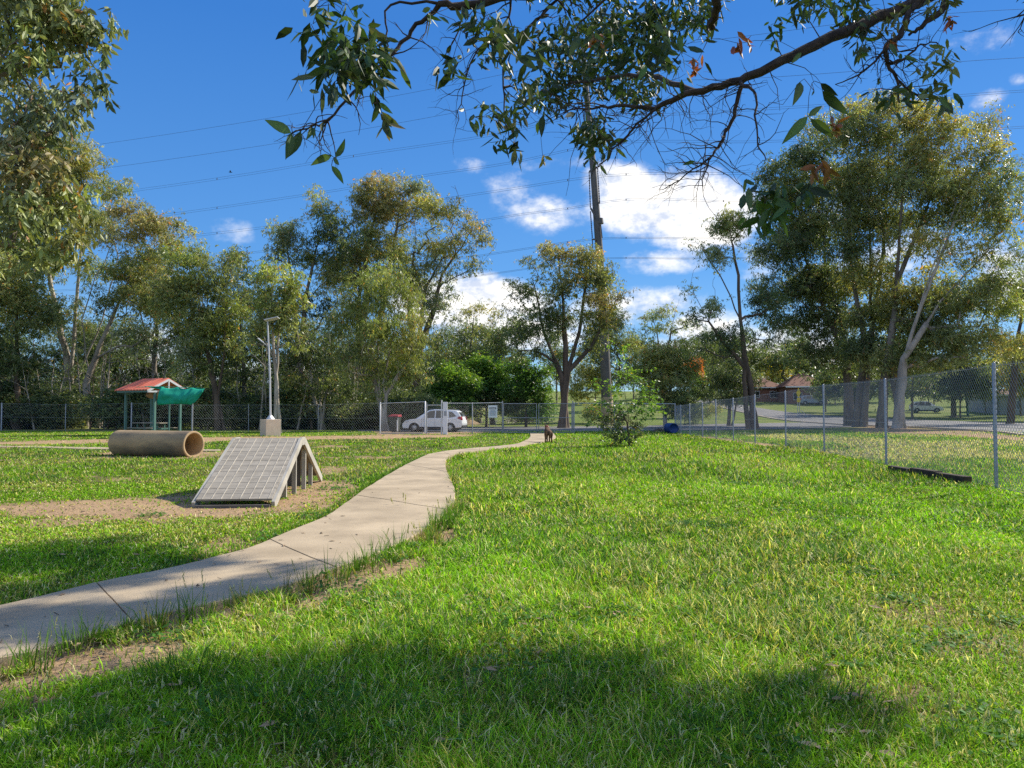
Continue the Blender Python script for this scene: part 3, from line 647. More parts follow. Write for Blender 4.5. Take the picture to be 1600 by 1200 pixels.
PAL = {'olive': [(.14, .165, .062), (.19, .21, .082), (.095, .12, .048)], 'gold': [(.27, .24, .08), (.22, .22, .072), (.16, .175, .06)], 'rust': [(.27, .22, .10), (.22, .21, .085), (.16, .17, .07)],
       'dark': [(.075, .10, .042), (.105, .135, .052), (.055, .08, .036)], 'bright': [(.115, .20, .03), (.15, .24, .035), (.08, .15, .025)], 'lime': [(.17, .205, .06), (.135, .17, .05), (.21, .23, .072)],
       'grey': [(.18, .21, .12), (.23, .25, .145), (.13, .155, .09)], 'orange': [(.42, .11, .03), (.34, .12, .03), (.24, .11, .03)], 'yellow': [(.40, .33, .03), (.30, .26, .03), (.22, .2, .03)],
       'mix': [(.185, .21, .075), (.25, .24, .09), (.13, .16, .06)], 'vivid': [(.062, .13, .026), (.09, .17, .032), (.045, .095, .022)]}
def lobes_px(lobes, Y, dspread=.9):
    """each lobe: px, py, rx, ry (pixels), palette, density, depth offset"""
    out = []
    for L in lobes:
        px, py, rx, ry = L[:4]; pal = L[4] if len(L) > 4 else 'olive'; den = L[5] if len(L) > 5 else 1.0; dy = L[6] if len(L) > 6 else None
        if dy is None: dy = random.uniform(-.35, .35) * rx / FPX * Y * dspread
        c = at(px, py, Y + dy); s = (Y + dy) / FPX; out.append((c, rx * s, rx * s * random.uniform(.75, 1.0), ry * s, pal, den))
    return out
DENS, LEAFN = 1.75, 1.55
def tree(name, label, base_px, Y, lobes, bark='bark_grey', stems=None, rb=.22, leafL=.23, leafW=.06, cl_sp=1.05, nleaf=95, group=None, cat='tree', droop=1.1, wander=.09, k=6, parent_pts=None, seed=0, rtip=.012, cr=.62, dead=0, crown_name='crown', clump_flat=.75, lobes3=None, big=False, leafmat_='leaf', extraC=None, bow=.12, low=.8):
    rng = np.random.default_rng(1000 + seed); random.seed(seed + 5)
    bz = gnd(base_px[0], base_px[1]) if Y is None else None
    base = at(base_px[0], base_px[1], Y); base[2] = float(terr(base[0], base[1])) - .1
    LB = lobes3 or lobes_px(lobes, Y)
    C, CP, CR = [], [], []
    for (c, a, b, h, pal, den) in LB:
        vol = 4 / 3 * pi * a * b * h; nc = max(3, int(den * DENS * vol / cl_sp ** 3))
        u = unit(rng.normal(0, 1, (nc, 3))); r = rng.random(nc) ** .42; r = np.maximum(r, .25)
        p = c + u * r[:, None] * np.array([a, b, h]) * (1 + .2 * rng.normal(0, 1, (nc, 1)))
        lowc = (u[:, 2] < -.35) & (rng.random(nc) < .55); p = p[~lowc]
        C.append(p); CP += [pal] * len(p); CR += [cr * rng.uniform(.65, 1.3) for _ in p]
    C = np.concatenate(C); CR = np.array(CR)
    ok = C[:, 2] > base[2] + low; C = C[ok]; CP = [c for c, o_ in zip(CP, ok) if o_]; CR = CR[ok]
    allC = C if extraC is None else np.concatenate([C, extraC])
    if dead:
        dd = C[rng.integers(0, len(C), dead)] + rng.normal(0, cl_sp * 1.3, (dead, 3)); allC = np.concatenate([allC, dd])
    cen = C.mean(0)
    if stems is None: stems = [[(base_px[0] + (proj(cen)[0] - base_px[0]) * .25, proj(cen)[1] * .5 + base_px[1] * .5)]]
    tr = []; cnt = 0
    for i, st in enumerate(stems):
        pts = [base.copy()] if i == 0 else [base + np.array([rng.normal(0, rb * 1.3), rng.normal(0, rb * 1.3), 0])]
        for q in st:
            dy = q[2] if len(q) > 2 else 0; e = at(q[0], q[1], Y + dy); s0 = pts[-1].copy(); nseg = max(2, int(np.linalg.norm(e - s0) / 1.0))
            for t_ in range(1, nseg + 1): pts.append(s0 + (e - s0) * t_ / nseg + (rng.normal(0, .035, 3) * np.linalg.norm(e - s0) / nseg if t_ < nseg else 0))
        pts[1:1] = [pts[0] + (pts[1] - pts[0]) * .12, pts[0] + (pts[1] - pts[0]) * .4]
        tr.append((pts, None))
    A, PAR, ends = skeleton(tr, allC, cl_sp * .8, bow, wander=wander, rng=rng)
    R, ch = radii(A, PAR, rtip, rb)
    roots = np.where(PAR < 0)[0]
    for r0 in roots:                          # root flare
        R[r0] *= 1.35
        if r0 + 1 < len(R): R[r0 + 1] *= 1.1
    root = empty(name, base, 0, label, cat, group)
    off = base.astype(np.float32)
    V, F = branch_mesh(A - off, PAR, R, k); t_ = np_mesh('trunk', V, F, M[bark], root, smooth=True)
    PP, cc, LL = [], [], []
    for i in range(len(C)):
        n_ = max(4, int(nleaf * LEAFN * (CR[i] / cr) ** 2 * rng.uniform(.7, 1.25))); ns_ = max(1, n_ // 8); n_ = ns_ * 8; st0 = rng.normal(0, .50, (ns_, 3)) * CR[i]; st0[:, 2] *= clump_flat
        dr0 = unit(unit(st0) * .55 + np.array([0, 0, -.42 * droop]) + rng.normal(0, .45, (ns_, 3))); ln0 = CR[i] * rng.uniform(.35, .95, (ns_, 1))
        tt_ = rng.random((ns_, 8, 1)); u = (st0[:, None, :] + dr0[:, None, :] * tt_ * ln0[:, None, :] + rng.normal(0, .075, (ns_, 8, 3)) * CR[i]).reshape(-1, 3)
        pal = PAL[CP[i]]; base_c = np.array(pal[rng.integers(0, 3)]); alt = np.array(pal[rng.integers(0, 3)])
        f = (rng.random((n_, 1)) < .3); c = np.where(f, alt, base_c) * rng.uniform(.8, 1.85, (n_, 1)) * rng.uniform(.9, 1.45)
        red = rng.random(n_) < .03; c[red] = c[red] * [2.0, .9, .8]
        PP.append(C[i] + u); cc.append(c); LL.append(rng.uniform(.5, 1.5, n_) * leafL * rng.uniform(.8, 1.25))
    PP = np.concatenate(PP) - off; cc = np.concatenate(cc); LL = np.concatenate(LL)
    V, F, Cc = leaf_quads(PP, LL, LL * (leafW / leafL) * rng.uniform(.8, 1.2, len(LL)), droop, cc, rng, big)
    np_mesh(crown_name, V, F, M[leafmat_], root, color=Cc)
    return root
# ------------------------------------------------------------------ things in the dog park
def tz(x, y): return float(terr(x, y))
# --- A-frame ramp
X0, X1 = -4.88, -3.62
ramp = empty('dog_ramp', (-4.20, 13.35, tz(-4.20, 13.35)), 0, 'grey A-frame dog agility ramp with pale grip lines on bare dirt beside the path', 'dog ramp')
ramp.rotation_euler[2] = radians(5.2)
hw = .53; yf, yt0, yt1, yb = -2.24, -.16, .16, 2.12; zt = .895; zl = .10
def slope_mb(ya, za, yb_, zb, x0, x1, lift0, lift1):
    m = MB(); d = Vector((0, yb_ - ya, zb - za)).normalized(); n_ = Vector((0, -d.z, d.y))
    if n_.z < 0: n_ = -n_
    pts = [Vector((x0, ya, za)) + n_ * lift0, Vector((x0, yb_, zb)) + n_ * lift0, Vector((x0, yb_, zb)) + n_ * lift1, Vector((x0, ya, za)) + n_ * lift1]
    return m.prism(pts, (x1 - x0, 0, 0)), n_, d
split = .52
def lerp(a, b, t): return a + (b - a) * t
for (ya, za, ye, ze, nm) in ((yf, zl, yt0, zt, 'front_deck'), (yb, zl, yt1, zt, 'rear_deck')):
    ts = [0, .155, .60, 1.0]
    m = MB()
    for t0_, t1_ in zip(ts[:-1], ts[1:]):
        q, n_, d_ = slope_mb(lerp(ya, ye, t0_ + .0025), lerp(za, ze, t0_ + .0025), lerp(ya, ye, t1_ - .0025), lerp(za, ze, t1_ - .0025), -hw, hw, 0, .03)
        m.add(q.V, q.F)
    dk = m.build(nm, M['deck'], ramp)
    g = MB()
    for i in range(8):
        x = lerp(-hw, hw, (i + .62) / 8.0)
        q, _, _ = slope_mb(ya, za, ye, ze, x - .0055, x + .0055, .031, .035); g.add(q.V, q.F)
    g.build('grip_lines', M['lines'], dk); g = MB()
    for t_ in (.08, .24, .33, .42, .51, .68, .76, .84, .92):
        q, _, _ = slope_mb(lerp(ya, ye, t_), lerp(za, ze, t_), lerp(ya, ye, t_ + .003), lerp(za, ze, t_ + .004), -hw, hw, .0302, .0315); g.add(q.V, q.F)
    g.build('seams', M['seam'], dk)
MB().box(-hw, hw, yt0 + .004, yt1 - .004, zt, zt + .03).build('top_platform', M['deck'], ramp)
for s in (-1, 1):
    m = MB(); xo = s * (hw + .004); xi = s * (hw + .05)
    for (ya, za, ye, ze) in ((yf - .03, zl - .05, yt0, zt), (yb + .03, zl - .05, yt1, zt)):
        q, _, _ = slope_mb(ya, za, ye, ze, min(xo, xi), max(xo, xi), -.085, .045); m.add(q.V, q.F)
    q, _, _ = slope_mb(yt0 + .002, zt, yt1 - .002, zt, min(xo, xi), max(xo, xi), -.085, .045); m.add(q.V, q.F)
    m.build('side_rail', M['decktrim'], ramp)
for yy in (-1.25, -.45, .45, 1.15):
    zt_ = lerp(zl, zt, (yy - yf) / (yt0 - yf)) if yy < 0 else lerp(zl, zt, (yb - yy) / (yb - yt1))
    for s in (-1, 1):
        MB().box(s * hw * .96 - .035, s * hw * .96 + .035, yy - .03, yy + .03, -.08, zt_ - .06).build('leg', M['decktrim'], ramp)
for yy in (-1.25, .42): MB().box(-hw + .05, hw - .08, yy + .04, yy + .06, .05, lerp(zl, zt, (yy - yf) / (yt0 - yf)) - .09 if yy < 0 else .72).build('bracing_board', M['deckdark'], ramp)
for yy in (-2.3, -1.7, -.9): MB().box(-hw + .01, hw - .01, yy - .04, yy + .04, lerp(zl, zt, (yy - yf) / (yt0 - yf)) - .09, lerp(zl, zt, (yy - yf) / (yt0 - yf)) - .025).build('joist', M['deckdark'], ramp)
# --- concrete pipe tunnel
pL = gnd(170, 706); pR = gnd(300, 710)
r_ = .435; PY = 25.4
a = at(186, 706, PY + .5); b_ = at(303, 711, PY - .9)
a = np.array([a[0], a[1], tz(a[0], a[1]) + r_ - .05]); b_ = np.array([b_[0], b_[1], tz(b_[0], b_[1]) + r_ - .05]); ax = b_ - a; Lp = np.linalg.norm(ax); ang = atan2(ax[1], ax[0])
pipe = empty('pipe_tunnel', (a + b_) / 2 - [0, 0, r_], ang, 'stained concrete pipe lying on the lawn as a dog tunnel, open end to the right', 'pipe')
Mx = Matrix.Translation((0, 0, r_)) @ Matrix.Rotation(pi / 2, 4, 'Y')
k = 44; m = MB(); m.lathe([(r_, -Lp / 2 + .03), (r_, -Lp / 4), (r_, 0), (r_, Lp / 4), (r_, Lp / 2 - .03)], k, Mx); m.build('pipe_wall', M['pipe'], pipe)
m = MB(); m.lathe([(r_ - .075, -Lp / 2 + .03), (r_ - .075, 0), (r_ - .075, Lp / 2 - .03)], k, Mx); m.build('pipe_lining', M['pipe_rim'], pipe)
for s in (-1, 1):
    z0 = s * Lp / 2; m = MB(); m.lathe([(r_ - .075, z0 - s * .03), (r_ - .07, z0 - s * .008), (r_ - .055, z0), (r_ - .02, z0), (r_ - .004, z0 - s * .008), (r_, z0 - s * .03)], k, Mx); m.build('pipe_rim', M['pipe_rim'], pipe)
# --- solar lamp post on its block
bx_ = gnd(418, 681.5); B0 = bx_.copy()
lamp = empty('solar_light_pole', (B0[0], B0[1] + .5, tz(B0[0], B0[1])), radians(40), 'slim grey solar light pole on a square concrete footing near the dirt track', 'light pole')
MB().box(-.44, .44, -.44, .44, -.1, .96, bev=.015).build('footing', M['concrete_pale'], lamp)
MB().lathe([(.26, .96), (.26, 1.0), (.09, 1.2), (.07, 1.22)], 4, Matrix.Rotation(pi / 4, 4, 'Z')).build('base_plate', M['steel_pale'], lamp)
hp = (681 - 502) / FPX * (B0[1] + .5); lean = Vector((-.10, .06, 0))
MB().tube([(0, 0, 1.0), Vector((0, 0, 0)) + lean * .45 + Vector((0, 0, hp * .5)), lean * 1.9 + Vector((0, 0, hp))], [.06, .055, .042], 10).build('pole', M['steel_pale'], lamp)
top = lean * 1.9 + Vector((0, 0, hp)); R40 = Matrix.Rotation(-radians(40), 4, 'Z')
pm = MB(); MM = Matrix.Translation(top + Vector((0.0, 0, .06))) @ R40 @ Matrix.Rotation(radians(-13), 4, 'Y') @ Matrix.Rotation(radians(-8), 4, 'X')
pm.box(-.15, .66, -.24, .24, 0, .04, M=MM); pm.build('solar_panel', M['panel'], lamp)
am = MB(); q = top * .78; q2 = q + (R40 @ Vector((-.40, -.08, .33))); am.tube([q, q + (q2 - q) * .5, q2], .02, 8); am.build('lamp_arm', M['steel_pale'], lamp)
lh = MB(); MM = Matrix.Translation(q2) @ R40 @ Matrix.Rotation(radians(38), 4, 'Y'); lh.box(-.24, .16, -.09, .09, -.02, .04, M=MM, bev=.015); lh.build('lamp_head', M['steel_pale'], lamp)
# --- picnic shelter with red roof
SY = 46.5; sb = at(237, 680, SY); rz = radians(-28)
sh = empty('picnic_shelter', (sb[0], sb[1], tz(sb[0], sb[1])), rz, 'small picnic shelter with red gable roof and dark posts behind the pipe', 'shelter')
def spx(v): return v / FPX * SY
RL, RW, ze, zr = 1.42, 1.42, 2.72, 3.42     # half length, half width, eave, ridge
m = MB()
th = .06
for s in (-1, 1):
    n = 22
    for i in range(n):                       # corrugated sheet
        x0 = lerp(-RL - .12 * 1, RL, i / n); x1 = lerp(-RL - .12, RL, (i + 1) / n); up = .018 if i % 2 else 0
        hipx = .55 if True else 0
        def px_(x, top): return x + (hipx * (1 - (x + RL) / (2 * RL)) * 1 if top and x < 0 else 0)
        A_ = [(px_(x0, 0), s * RW, ze + up), (px_(x1, 0), s * RW, ze + up), (px_(x1, 1), 0, zr + up), (px_(x0, 1), 0, zr + up)]
        B_ = [(p[0], p[1], p[2] - th) for p in A_]
        m.add(A_ + B_, [(0, 1, 2, 3), (7, 6, 5, 4), (0, 4, 5, 1), (1, 5, 6, 2), (2, 6, 7, 3), (3, 7, 4, 0)])
m.build('roof', M['roof_red'], sh)
m = MB()
for x in (RL + .03,):
    for s in (-1, 1): m.bar((x, s * RW, ze - .10), (x, 0, zr - .10), .06, .12)
    m.bar((x, 0, ze - .05), (x, 0, zr - .14), .08, .08); m.bar((x, -RW, ze - .12), (x, RW, ze - .12), .06, .1)
m.build('gable_frame', M['steel_pale'], sh)
for s in (-1, 1): MB().bar((-RL, s * (RW - .12), ze - .10), (RL, s * (RW - .12), ze - .10), .1, .12).build('eave_beam', M['teal_paint'], sh)
for sx_ in (-.86, .98):
    for s in (-.62, .62): MB().box(sx_ * RL - .06, sx_ * RL + .06, s * RW - .06, s * RW + .06, -.1, ze - .12 + .2 * (1 - abs(s))).build('post', M['teal_paint'], sh)
# oval board under the eave
ov = empty('oval_sign', Vector(at(243, 617, SY - 1.35)), 0, 'brown oval board with yellow strokes hanging under the red shelter roof', 'sign')
Mo = Matrix.Rotation(pi / 2, 4, 'X'); k = 28
m = MB(); m.lathe([(0.001, -.02), (1, -.02), (1, .02), (.001, .02)], k, Mo); m.V = [(v[0] * .58, v[1], v[2] * .24) for v in m.V]; m.build('board', M['oval'], ov)
m = MB()
for p, q_ in (((-.12, .07), (-.03, -.03)), ((-.03, -.03), (.05, .06)), ((.10, .08), (.15, -.05)), ((.22, .10), (.27, -.10)), ((.27, -.10), (.38, -.08)), ((-.35, .0), (-.2, .02))):
    m.bar((p[0], -.026, p[1]), (q_[0], -.026, q_[1]), .012, .035, up=(0, 1, 0))
m.build('painted_strokes', M['ovaltext'], ov)
# picnic table under it
tb = empty('picnic_table', (sb[0] - .1, sb[1] + .1, tz(sb[0], sb[1])), rz, 'weathered grey picnic table with benches under the red roofed shelter', 'table')
MB().box(-1.25, 1.25, -.36, .36, .72, .77).build('table_top', M['deck'], tb)
for s in (-1, 1): MB().box(-1.25, 1.25, s * .75 - .14, s * .75 + .14, .43, .47).build('bench_seat', M['deck'], tb)
for s in (-.9, .9):
    m = MB(); m.bar((s, -.78, .40), (s, .78, .40), .05, .08); m.bar((s, -.25, -.05), (s, -.25, .72), .06); m.bar((s, .25, -.05), (s, .25, .72), .06); m.build('trestle', M['teal_paint'], tb)
# green shade cloth
gc = empty('shade_cloth', Vector(at(285, 604, SY - 1.9)), 0, 'bright green shade cloth sagging off the right end of the shelter', 'shade cloth')
nu, nv = 40, 16; Vc = []
P0, P1, P2 = at(253, 604, SY - 1.9), at(301, 605.5, SY - 1.7), at(320.5, 607.5, SY - 1.5)
for i in range(nu + 1):
    u = i / nu; px = 253 + 67.5 * u; topy = 604.5 + 2.2 * abs(sin(pi * u * 2.8)) + 2 * u
    boty = 633 - 1.8 * sin(pi * u * 1.2) if u < .70 else lerp(632.5, 611, ((u - .70) / .30) ** 1.6)
    for j in range(nv + 1):
        v = j / nv; p = at(px - 3.5 * v * (1 - u), lerp(topy, boty, v), SY - 1.9 + .35 * u)
        f = .06 * sin(u * 31 + 4.2 * sin(v * 3 + u * 7)) * (.2 + v * .7) + .06 * sin(u * 9 + v * 4) + .05 * float(vn(u * 9, v * 5, 2)); p = p + np.array([0, -f - .35 * sin(pi * v * .8), 0]); Vc.append(p - np.array(gc.location))
Fc = [(i * (nv + 1) + j, (i + 1) * (nv + 1) + j, (i + 1) * (nv + 1) + j + 1, i * (nv + 1) + j + 1) for i in range(nu) for j in range(nv)]
cl = np_mesh('cloth', Vc, Fc, M['green_cloth'], gc, smooth=True); so_ = cl.modifiers.new('thickness', 'SOLIDIFY'); so_.thickness = .012
# translucency of woven cloth
t = M['green_cloth'].node_tree; tr_ = t.nodes.new('ShaderNodeBsdfTranslucent'); tr_.inputs[0].default_value = (.02, .45, .34, 1); mxs = t.nodes.new('ShaderNodeMixShader'); mxs.inputs[0].default_value = .22
t.links.new(t.nodes['Principled BSDF'].outputs[0], mxs.inputs[1]); t.links.new(tr_.outputs[0], mxs.inputs[2]); t.links.new(mxs.outputs[0], t.nodes['Material Output'].inputs[0])
for pxx in (265, 301):
    e = at(pxx, 612, SY - 1.75); g0 = np.array([e[0], e[1], tz(e[0], e[1]) - .1]); m = MB(); m.tube([Vector(g0 - np.array(gc.location)), Vector(e - np.array(gc.location))], .05, 8); m.build('post', M['teal_paint'] if pxx == 265 else M['steel'], gc)
m = MB(); m.tube([Vector(at(213, 605, SY - 2) - np.array(gc.location)), Vector(at(253, 604, SY - 1.9) - np.array(gc.location)), Vector(at(320, 607, SY - 1.5) - np.array(gc.location))], .02, 6); m.build('tie_rope', M['green_cloth'], gc)
nu = 14; Vc = []
for i in range(nu + 1):
    for v in (0, .35, .7, 1):
        u = i / nu; p = at(lerp(226, 256, u), lerp(603.5, 604, u) + v * lerp(0.6, 5.5, u), SY - 1.9 + .06 * sin(9 * u + 3 * v)); Vc.append(p - np.array(gc.location))
wf = np_mesh('cloth_wing', Vc, [(i * 4 + j, i * 4 + 4 + j, i * 4 + 5 + j, i * 4 + 1 + j) for i in range(nu) for j in range(3)], M['green_cloth'], gc, smooth=True); wf.modifiers.new('thickness', 'SOLIDIFY').thickness = .012

# --- fences
def mesh_lines(a, b_, z0, h, pitch, r, name, parent, org):
    """two families of slanting wires between a and b_ (ground points)"""
    a = np.array(a, float); b_ = np.array(b_, float); L = np.linalg.norm(b_ - a); u = (b_ - a) / L; n_ = np.array([-u[1], u[0]]); Vs, Fs = [], []; c = 0
    for fam in (1, -1):
        s0 = np.arange(-h, L, pitch) if fam == 1 else np.arange(0, L + h, pitch)
        for s in s0:
            ss, zs, se_, zse = s, 0., s + fam * h, h
            if fam == 1:
                if ss < 0: zs = -ss; ss = 0.
                if se_ > L: zse = h - (se_ - L); se_ = L
            else:
                if ss > L: zs = ss - L; ss = L
                if se_ < 0: zse = h + se_; se_ = 0.
            if zse - zs < .02: continue
            o = n_ * fam * r * .9
            p = np.array([*(a + u * ss + o), z0 + zs]); q = np.array([*(a + u * se_ + o), z0 + zse]); d = (q - p) / np.linalg.norm(q - p)
            e1 = np.array([n_[0], n_[1], 0]) * r; e2 = np.cross(d, np.array([n_[0], n_[1], 0])) * r
            for P in (p, q): Vs += [P + e1, P - e1 * .5 + e2 * .87, P - e1 * .5 - e2 * .87]
            Fs += [(c, c + 1, c + 4, c + 3), (c + 1, c + 2, c + 5, c + 4), (c + 2, c, c + 3, c + 5)]; c += 6
    return Vs, Fs
def fence(name, label, pts, hts, pitch, wr, pr, group=None, rail=False, top_wires=True, postmat='steel', square=False, extra=None, mesh_from=None):
    o = empty(name, (pts[0][0], pts[0][1], tz(*pts[0][:2])), 0, label, 'fence', group); O = np.array(o.location); Vs, Fs = [], []; nbase = 0
    for i, p in enumerate(pts):
        z = tz(p[0], p[1]); m = MB(); q = Vector((p[0] - O[0], p[1] - O[1], z - O[2])); hh = hts[i]; r = pr[i] if hasattr(pr, '__len__') else pr
        m.tube([q + Vector((0, 0, -.15)), q + Vector((0, 0, hh)), q + Vector((0, 0, hh + .012))], [r, r, r * .6], 8); m.build('post', M[postmat], o)
    for i in range(len(pts) - 1):
        za, zb = tz(*pts[i][:2]) + .03, tz(*pts[i + 1][:2]) + .03; h = min(hts[i], hts[i + 1]) - .06
        V_, F_ = mesh_lines(pts[i][:2], pts[i + 1][:2], 0, h, pitch, wr, '', None, None); V_ = np.array(V_)
        a = np.array(pts[i][:2]); L = np.linalg.norm(np.array(pts[i + 1][:2]) - a); tt = np.linalg.norm(V_[:, :2] - a, axis=1) / L
        hh = (hts[i] - .04) + ((hts[i + 1] - .04) - (hts[i] - .04)) * tt; V_[:, 2] = V_[:, 2] / h * hh + za + (zb - za) * tt
        V_[:, :2] += np.array([0, -max(pr if not hasattr(pr, '__len__') else pr[i], .02)]) * .9; V_ -= O
        Vs.append(V_); Fs.append(np.array(F_) + nbase); nbase += len(V_)
    np_mesh('wire_mesh', np.concatenate(Vs), np.concatenate(Fs), M['wire'], o)
    m = MB()
    for i in range(len(pts) - 1):
        a = Vector((pts[i][0] - O[0], pts[i][1] - O[1], tz(*pts[i][:2]) - O[2])); b2 = Vector((pts[i + 1][0] - O[0], pts[i + 1][1] - O[1], tz(*pts[i + 1][:2]) - O[2])); ha, hb = hts[i] - .03, hts[i + 1] - .03
        if rail: m.tube([a + Vector((0, 0, ha)), b2 + Vector((0, 0, hb))], .024, 6)
        else:
            for f in (.02, .5, .99): m.tube([a + Vector((0, -.03, ha * f)), b2 + Vector((0, -.03, hb * f))], .0035 + .00004 * pts[i][1], 4)
    m.build('top_rail' if rail else 'line_wire', M['steel_pale'] if rail else M['wire'], o)
    return o
FR = [(1557, 765, 568), (1385, 728, 592), (1288, 707, 601), (1228, 697, 611), (1180, 693, 617), (1146, 689.5, 622), (1119, 686, 624.5), (1098, 683, 629), (1078, 680, 631), (1064, 678, 633), (1055, 676, 634)]
pts, hts = [], []
g0, g1 = gnd(1557, 765), gnd(1385, 728); ex = g0 + (g0 - g1); pts.append((ex[0], ex[1])); hts.append(2.25)
ex2 = ex + (g0 - g1) * 1.0; pts.insert(0, (ex2[0], ex2[1])); hts.insert(0, 2.25)
for px, yb_, yt_ in FR:
    g = gnd(px, yb_); pts.append((g[0], g[1])); hts.append((yb_ - yt_) / FPX * g[1])
fence('chain_link_fence', 'tall chain-link fence on grey steel posts running down the right side of the field', pts, hts, .10, .0028, [.032] * len(pts))
corner = pts[-1]
def row(L): return [tuple(gnd(x, y)[:2]) for x, y in L]
bp_ = row([(960, 676.6), (897, 677)]); bpts = [corner] + bp_
fence('chain_link_fence', 'chain-link fence with top rail between the green sapling and the field corner', bpts, [2.0, 2.02, 2.02], .13, .0035, .035, rail=True)
fence('chain_link_fence', 'chain-link fence carrying the white notice, right of the parked white car', row([(785, 677.2), (738, 677.6), (697, 678)]), [2.05, 2.0, 2.0], .13, .0035, .034, rail=True)
lp = row([(594, 677), (497, 675.5), (388, 675), (300, 674.5), (205, 673.5), (102, 673.3), (2, 673), (-110, 672), (-230, 671)])
fence('chain_link_fence', 'long chain-link fence in front of the shaded scrub on the left', lp, [2.05, 1.95, 1.95, 1.95, 2.1, 2.0, 2.1, 2.1, 2.1], .2, .003, [.035, .02, .02, .03, .05, .03, .05, .04, .04])
fence('chain_link_fence', 'short rail-topped chain-link pen in front of the red-lidded bin', row([(664, 677.6), (594, 677.2)]), [2.1, 2.0], .13, .003, .045, rail=True, postmat='steel_pale')
# gates
def gate(name, label, p, q, h, leaves, midrail, hmat='steel_pale', frame=.024):
    o = empty(name, (p[0], p[1], tz(*p)), 0, label, 'gate'); O = Vector(o.location); a = Vector((p[0], p[1], tz(*p))); b_ = Vector((q[0], q[1], tz(*q)))
    for k in range(leaves):
        s0, s1 = (k + .03) / leaves, (k + .97) / leaves; A_ = a + (b_ - a) * s0 - O; B_ = a + (b_ - a) * s1 - O; m = MB(); Z = lambda z: Vector((0, 0, z))
        for P_ in (A_, B_): m.tube([P_ + Z(.06), P_ + Z(h)], frame, 6)
        for z in [.06, h] + midrail: m.tube([A_ + Z(z), B_ + Z(z)], frame, 6)
        lf = m.build('gate_frame', M[hmat], o)
        V_, F_ = mesh_lines((A_ + O)[:2], (B_ + O)[:2], 0, h - .08, .13, .003, '', None, None); V_ = np.array(V_) ; V_[:, 2] += .07 + O[2]; V_ -= np.array(O)
        np_mesh('gate_mesh', V_, F_, M['wire'], lf)
    for P_ in (a - O, b_ - O): MB().tube([P_ + Vector((0, 0, -.1)), P_ + Vector((0, 0, h + .18))], .04, 8).build('gate_post', M['steel'], o)
    return o
ga, gb = row([(895, 677), (785, 677.2)])
gate('double_gate', 'wide double mesh gate with a middle rail, closed across the drive by the dark tree', gb, ga, 1.95, 2, [1.02], 'steel')
g1_, g2_ = row([(666, 677.8), (690, 678)])
gate('pedestrian_gate', 'narrow mesh gate between the bin pen and the thick white post', g1_, g2_, 1.85, 1, [])
wp = gnd(695.5, 679)
wpo = empty('gate_post', wp, 0, 'thick white gate post with a small notice, in front of the white car', 'post')
MB().box(-.14, .14, -.05, .05, -.1, 2.02, bev=.01).build('post', M['sign_white'], wpo); m = MB(); m.tube([(-.22, 0, -.1), (-.22, 0, 2.15)], .045, 8); m.build('hinge_post', M['steel_pale'], wpo)
m = MB(); m.box(-.07, .09, -.06, -.053, 1.15, 1.45); m.build('notice', M['steel'], wpo)
# pen kerb
ka, kb = gnd(596, 678.2), gnd(662, 678.6); m = MB(); m.bar((ka[0], ka[1], tz(ka[0], ka[1]) + .05), (kb[0], kb[1], tz(kb[0], kb[1]) + .05), .25, .14); tag(m.build('concrete_edging', M['concrete_pale']), 'pale concrete edging at the foot of the bin pen', 'edging')
# --- white notice on fence
ns = empty('notice_board', Vector(at(770, 643, gnd(770, 677.5)[1] - .12)), 0, 'white notice with black heading strip and grey lines fixed to the fence', 'sign')
sc_ = ns.location[1] / FPX
MB().box(-7 * sc_, 7 * sc_, -.012, .012, -9.6 * sc_, 9.6 * sc_, bev=.004).build('board', M['sign_white'], ns)
m = MB(); m.box(-5.3 * sc_, 5.3 * sc_, -.018, -.0125, 3.6 * sc_, 6.4 * sc_); m.build('heading', M['sign_black'], ns)
m = MB()
for i, (w0, w1) in enumerate(((-4.2, 3.6), (-5.2, 5.1), (-5.0, 4.6), (-5.2, 5.2), (-4.4, 5.0), (-5.2, 4.0))): m.box(w0 * sc_, w1 * sc_, -.017, -.0125, (1.3 - i * 1.5) * sc_, (2.05 - i * 1.5) * sc_)
m.build('text_lines', M['sign_blue'], ns)
m = MB(); m.box(-4.4 * sc_, 4.2 * sc_, -.0215, -.0185, 4.5 * sc_, 5.4 * sc_); m.build('heading_text', M['sign_white'], ns)
for s in (-5, 5): MB().tube([(s * sc_, .02, -34 * sc_), (s * sc_, .02, -9 * sc_)], .018, 6).build('leg', M['steel'], ns)
# --- wheelie bin
bb = gnd(617, 676.5); BY = 53.6; bb = at(617, 674.5, BY - .8); bb[2] = tz(bb[0], bb[1])
bn = empty('wheelie_bin', bb, radians(-12), 'dark wheelie bin with a red lid behind the pen fence', 'bin')
m = MB(); 
m.add([(-.25, -.25, .06), (.25, -.25, .06), (.25, .25, .06), (-.25, .25, .06), (-.33, -.34, 1.08), (.33, -.34, 1.08), (.33, .34, 1.08), (-.33, .34, 1.08)], [(0, 1, 5, 4), (1, 2, 6, 5), (2, 3, 7, 6), (3, 0, 4, 7), (3, 2, 1, 0)]); m.build('bin_body', M['bin'], bn)
m = MB(); m.add([(-.37, -.39, 1.08), (.37, -.39, 1.08), (.37, .38, 1.08), (-.37, .38, 1.08), (-.33, -.33, 1.17), (.33, -.33, 1.17), (.33, .36, 1.24), (-.33, .36, 1.24)], [(0, 1, 5, 4), (1, 2, 6, 5), (2, 3, 7, 6), (3, 0, 4, 7), (4, 5, 6, 7), (3, 2, 1, 0)]); m.build('lid', M['binlid'], bn)
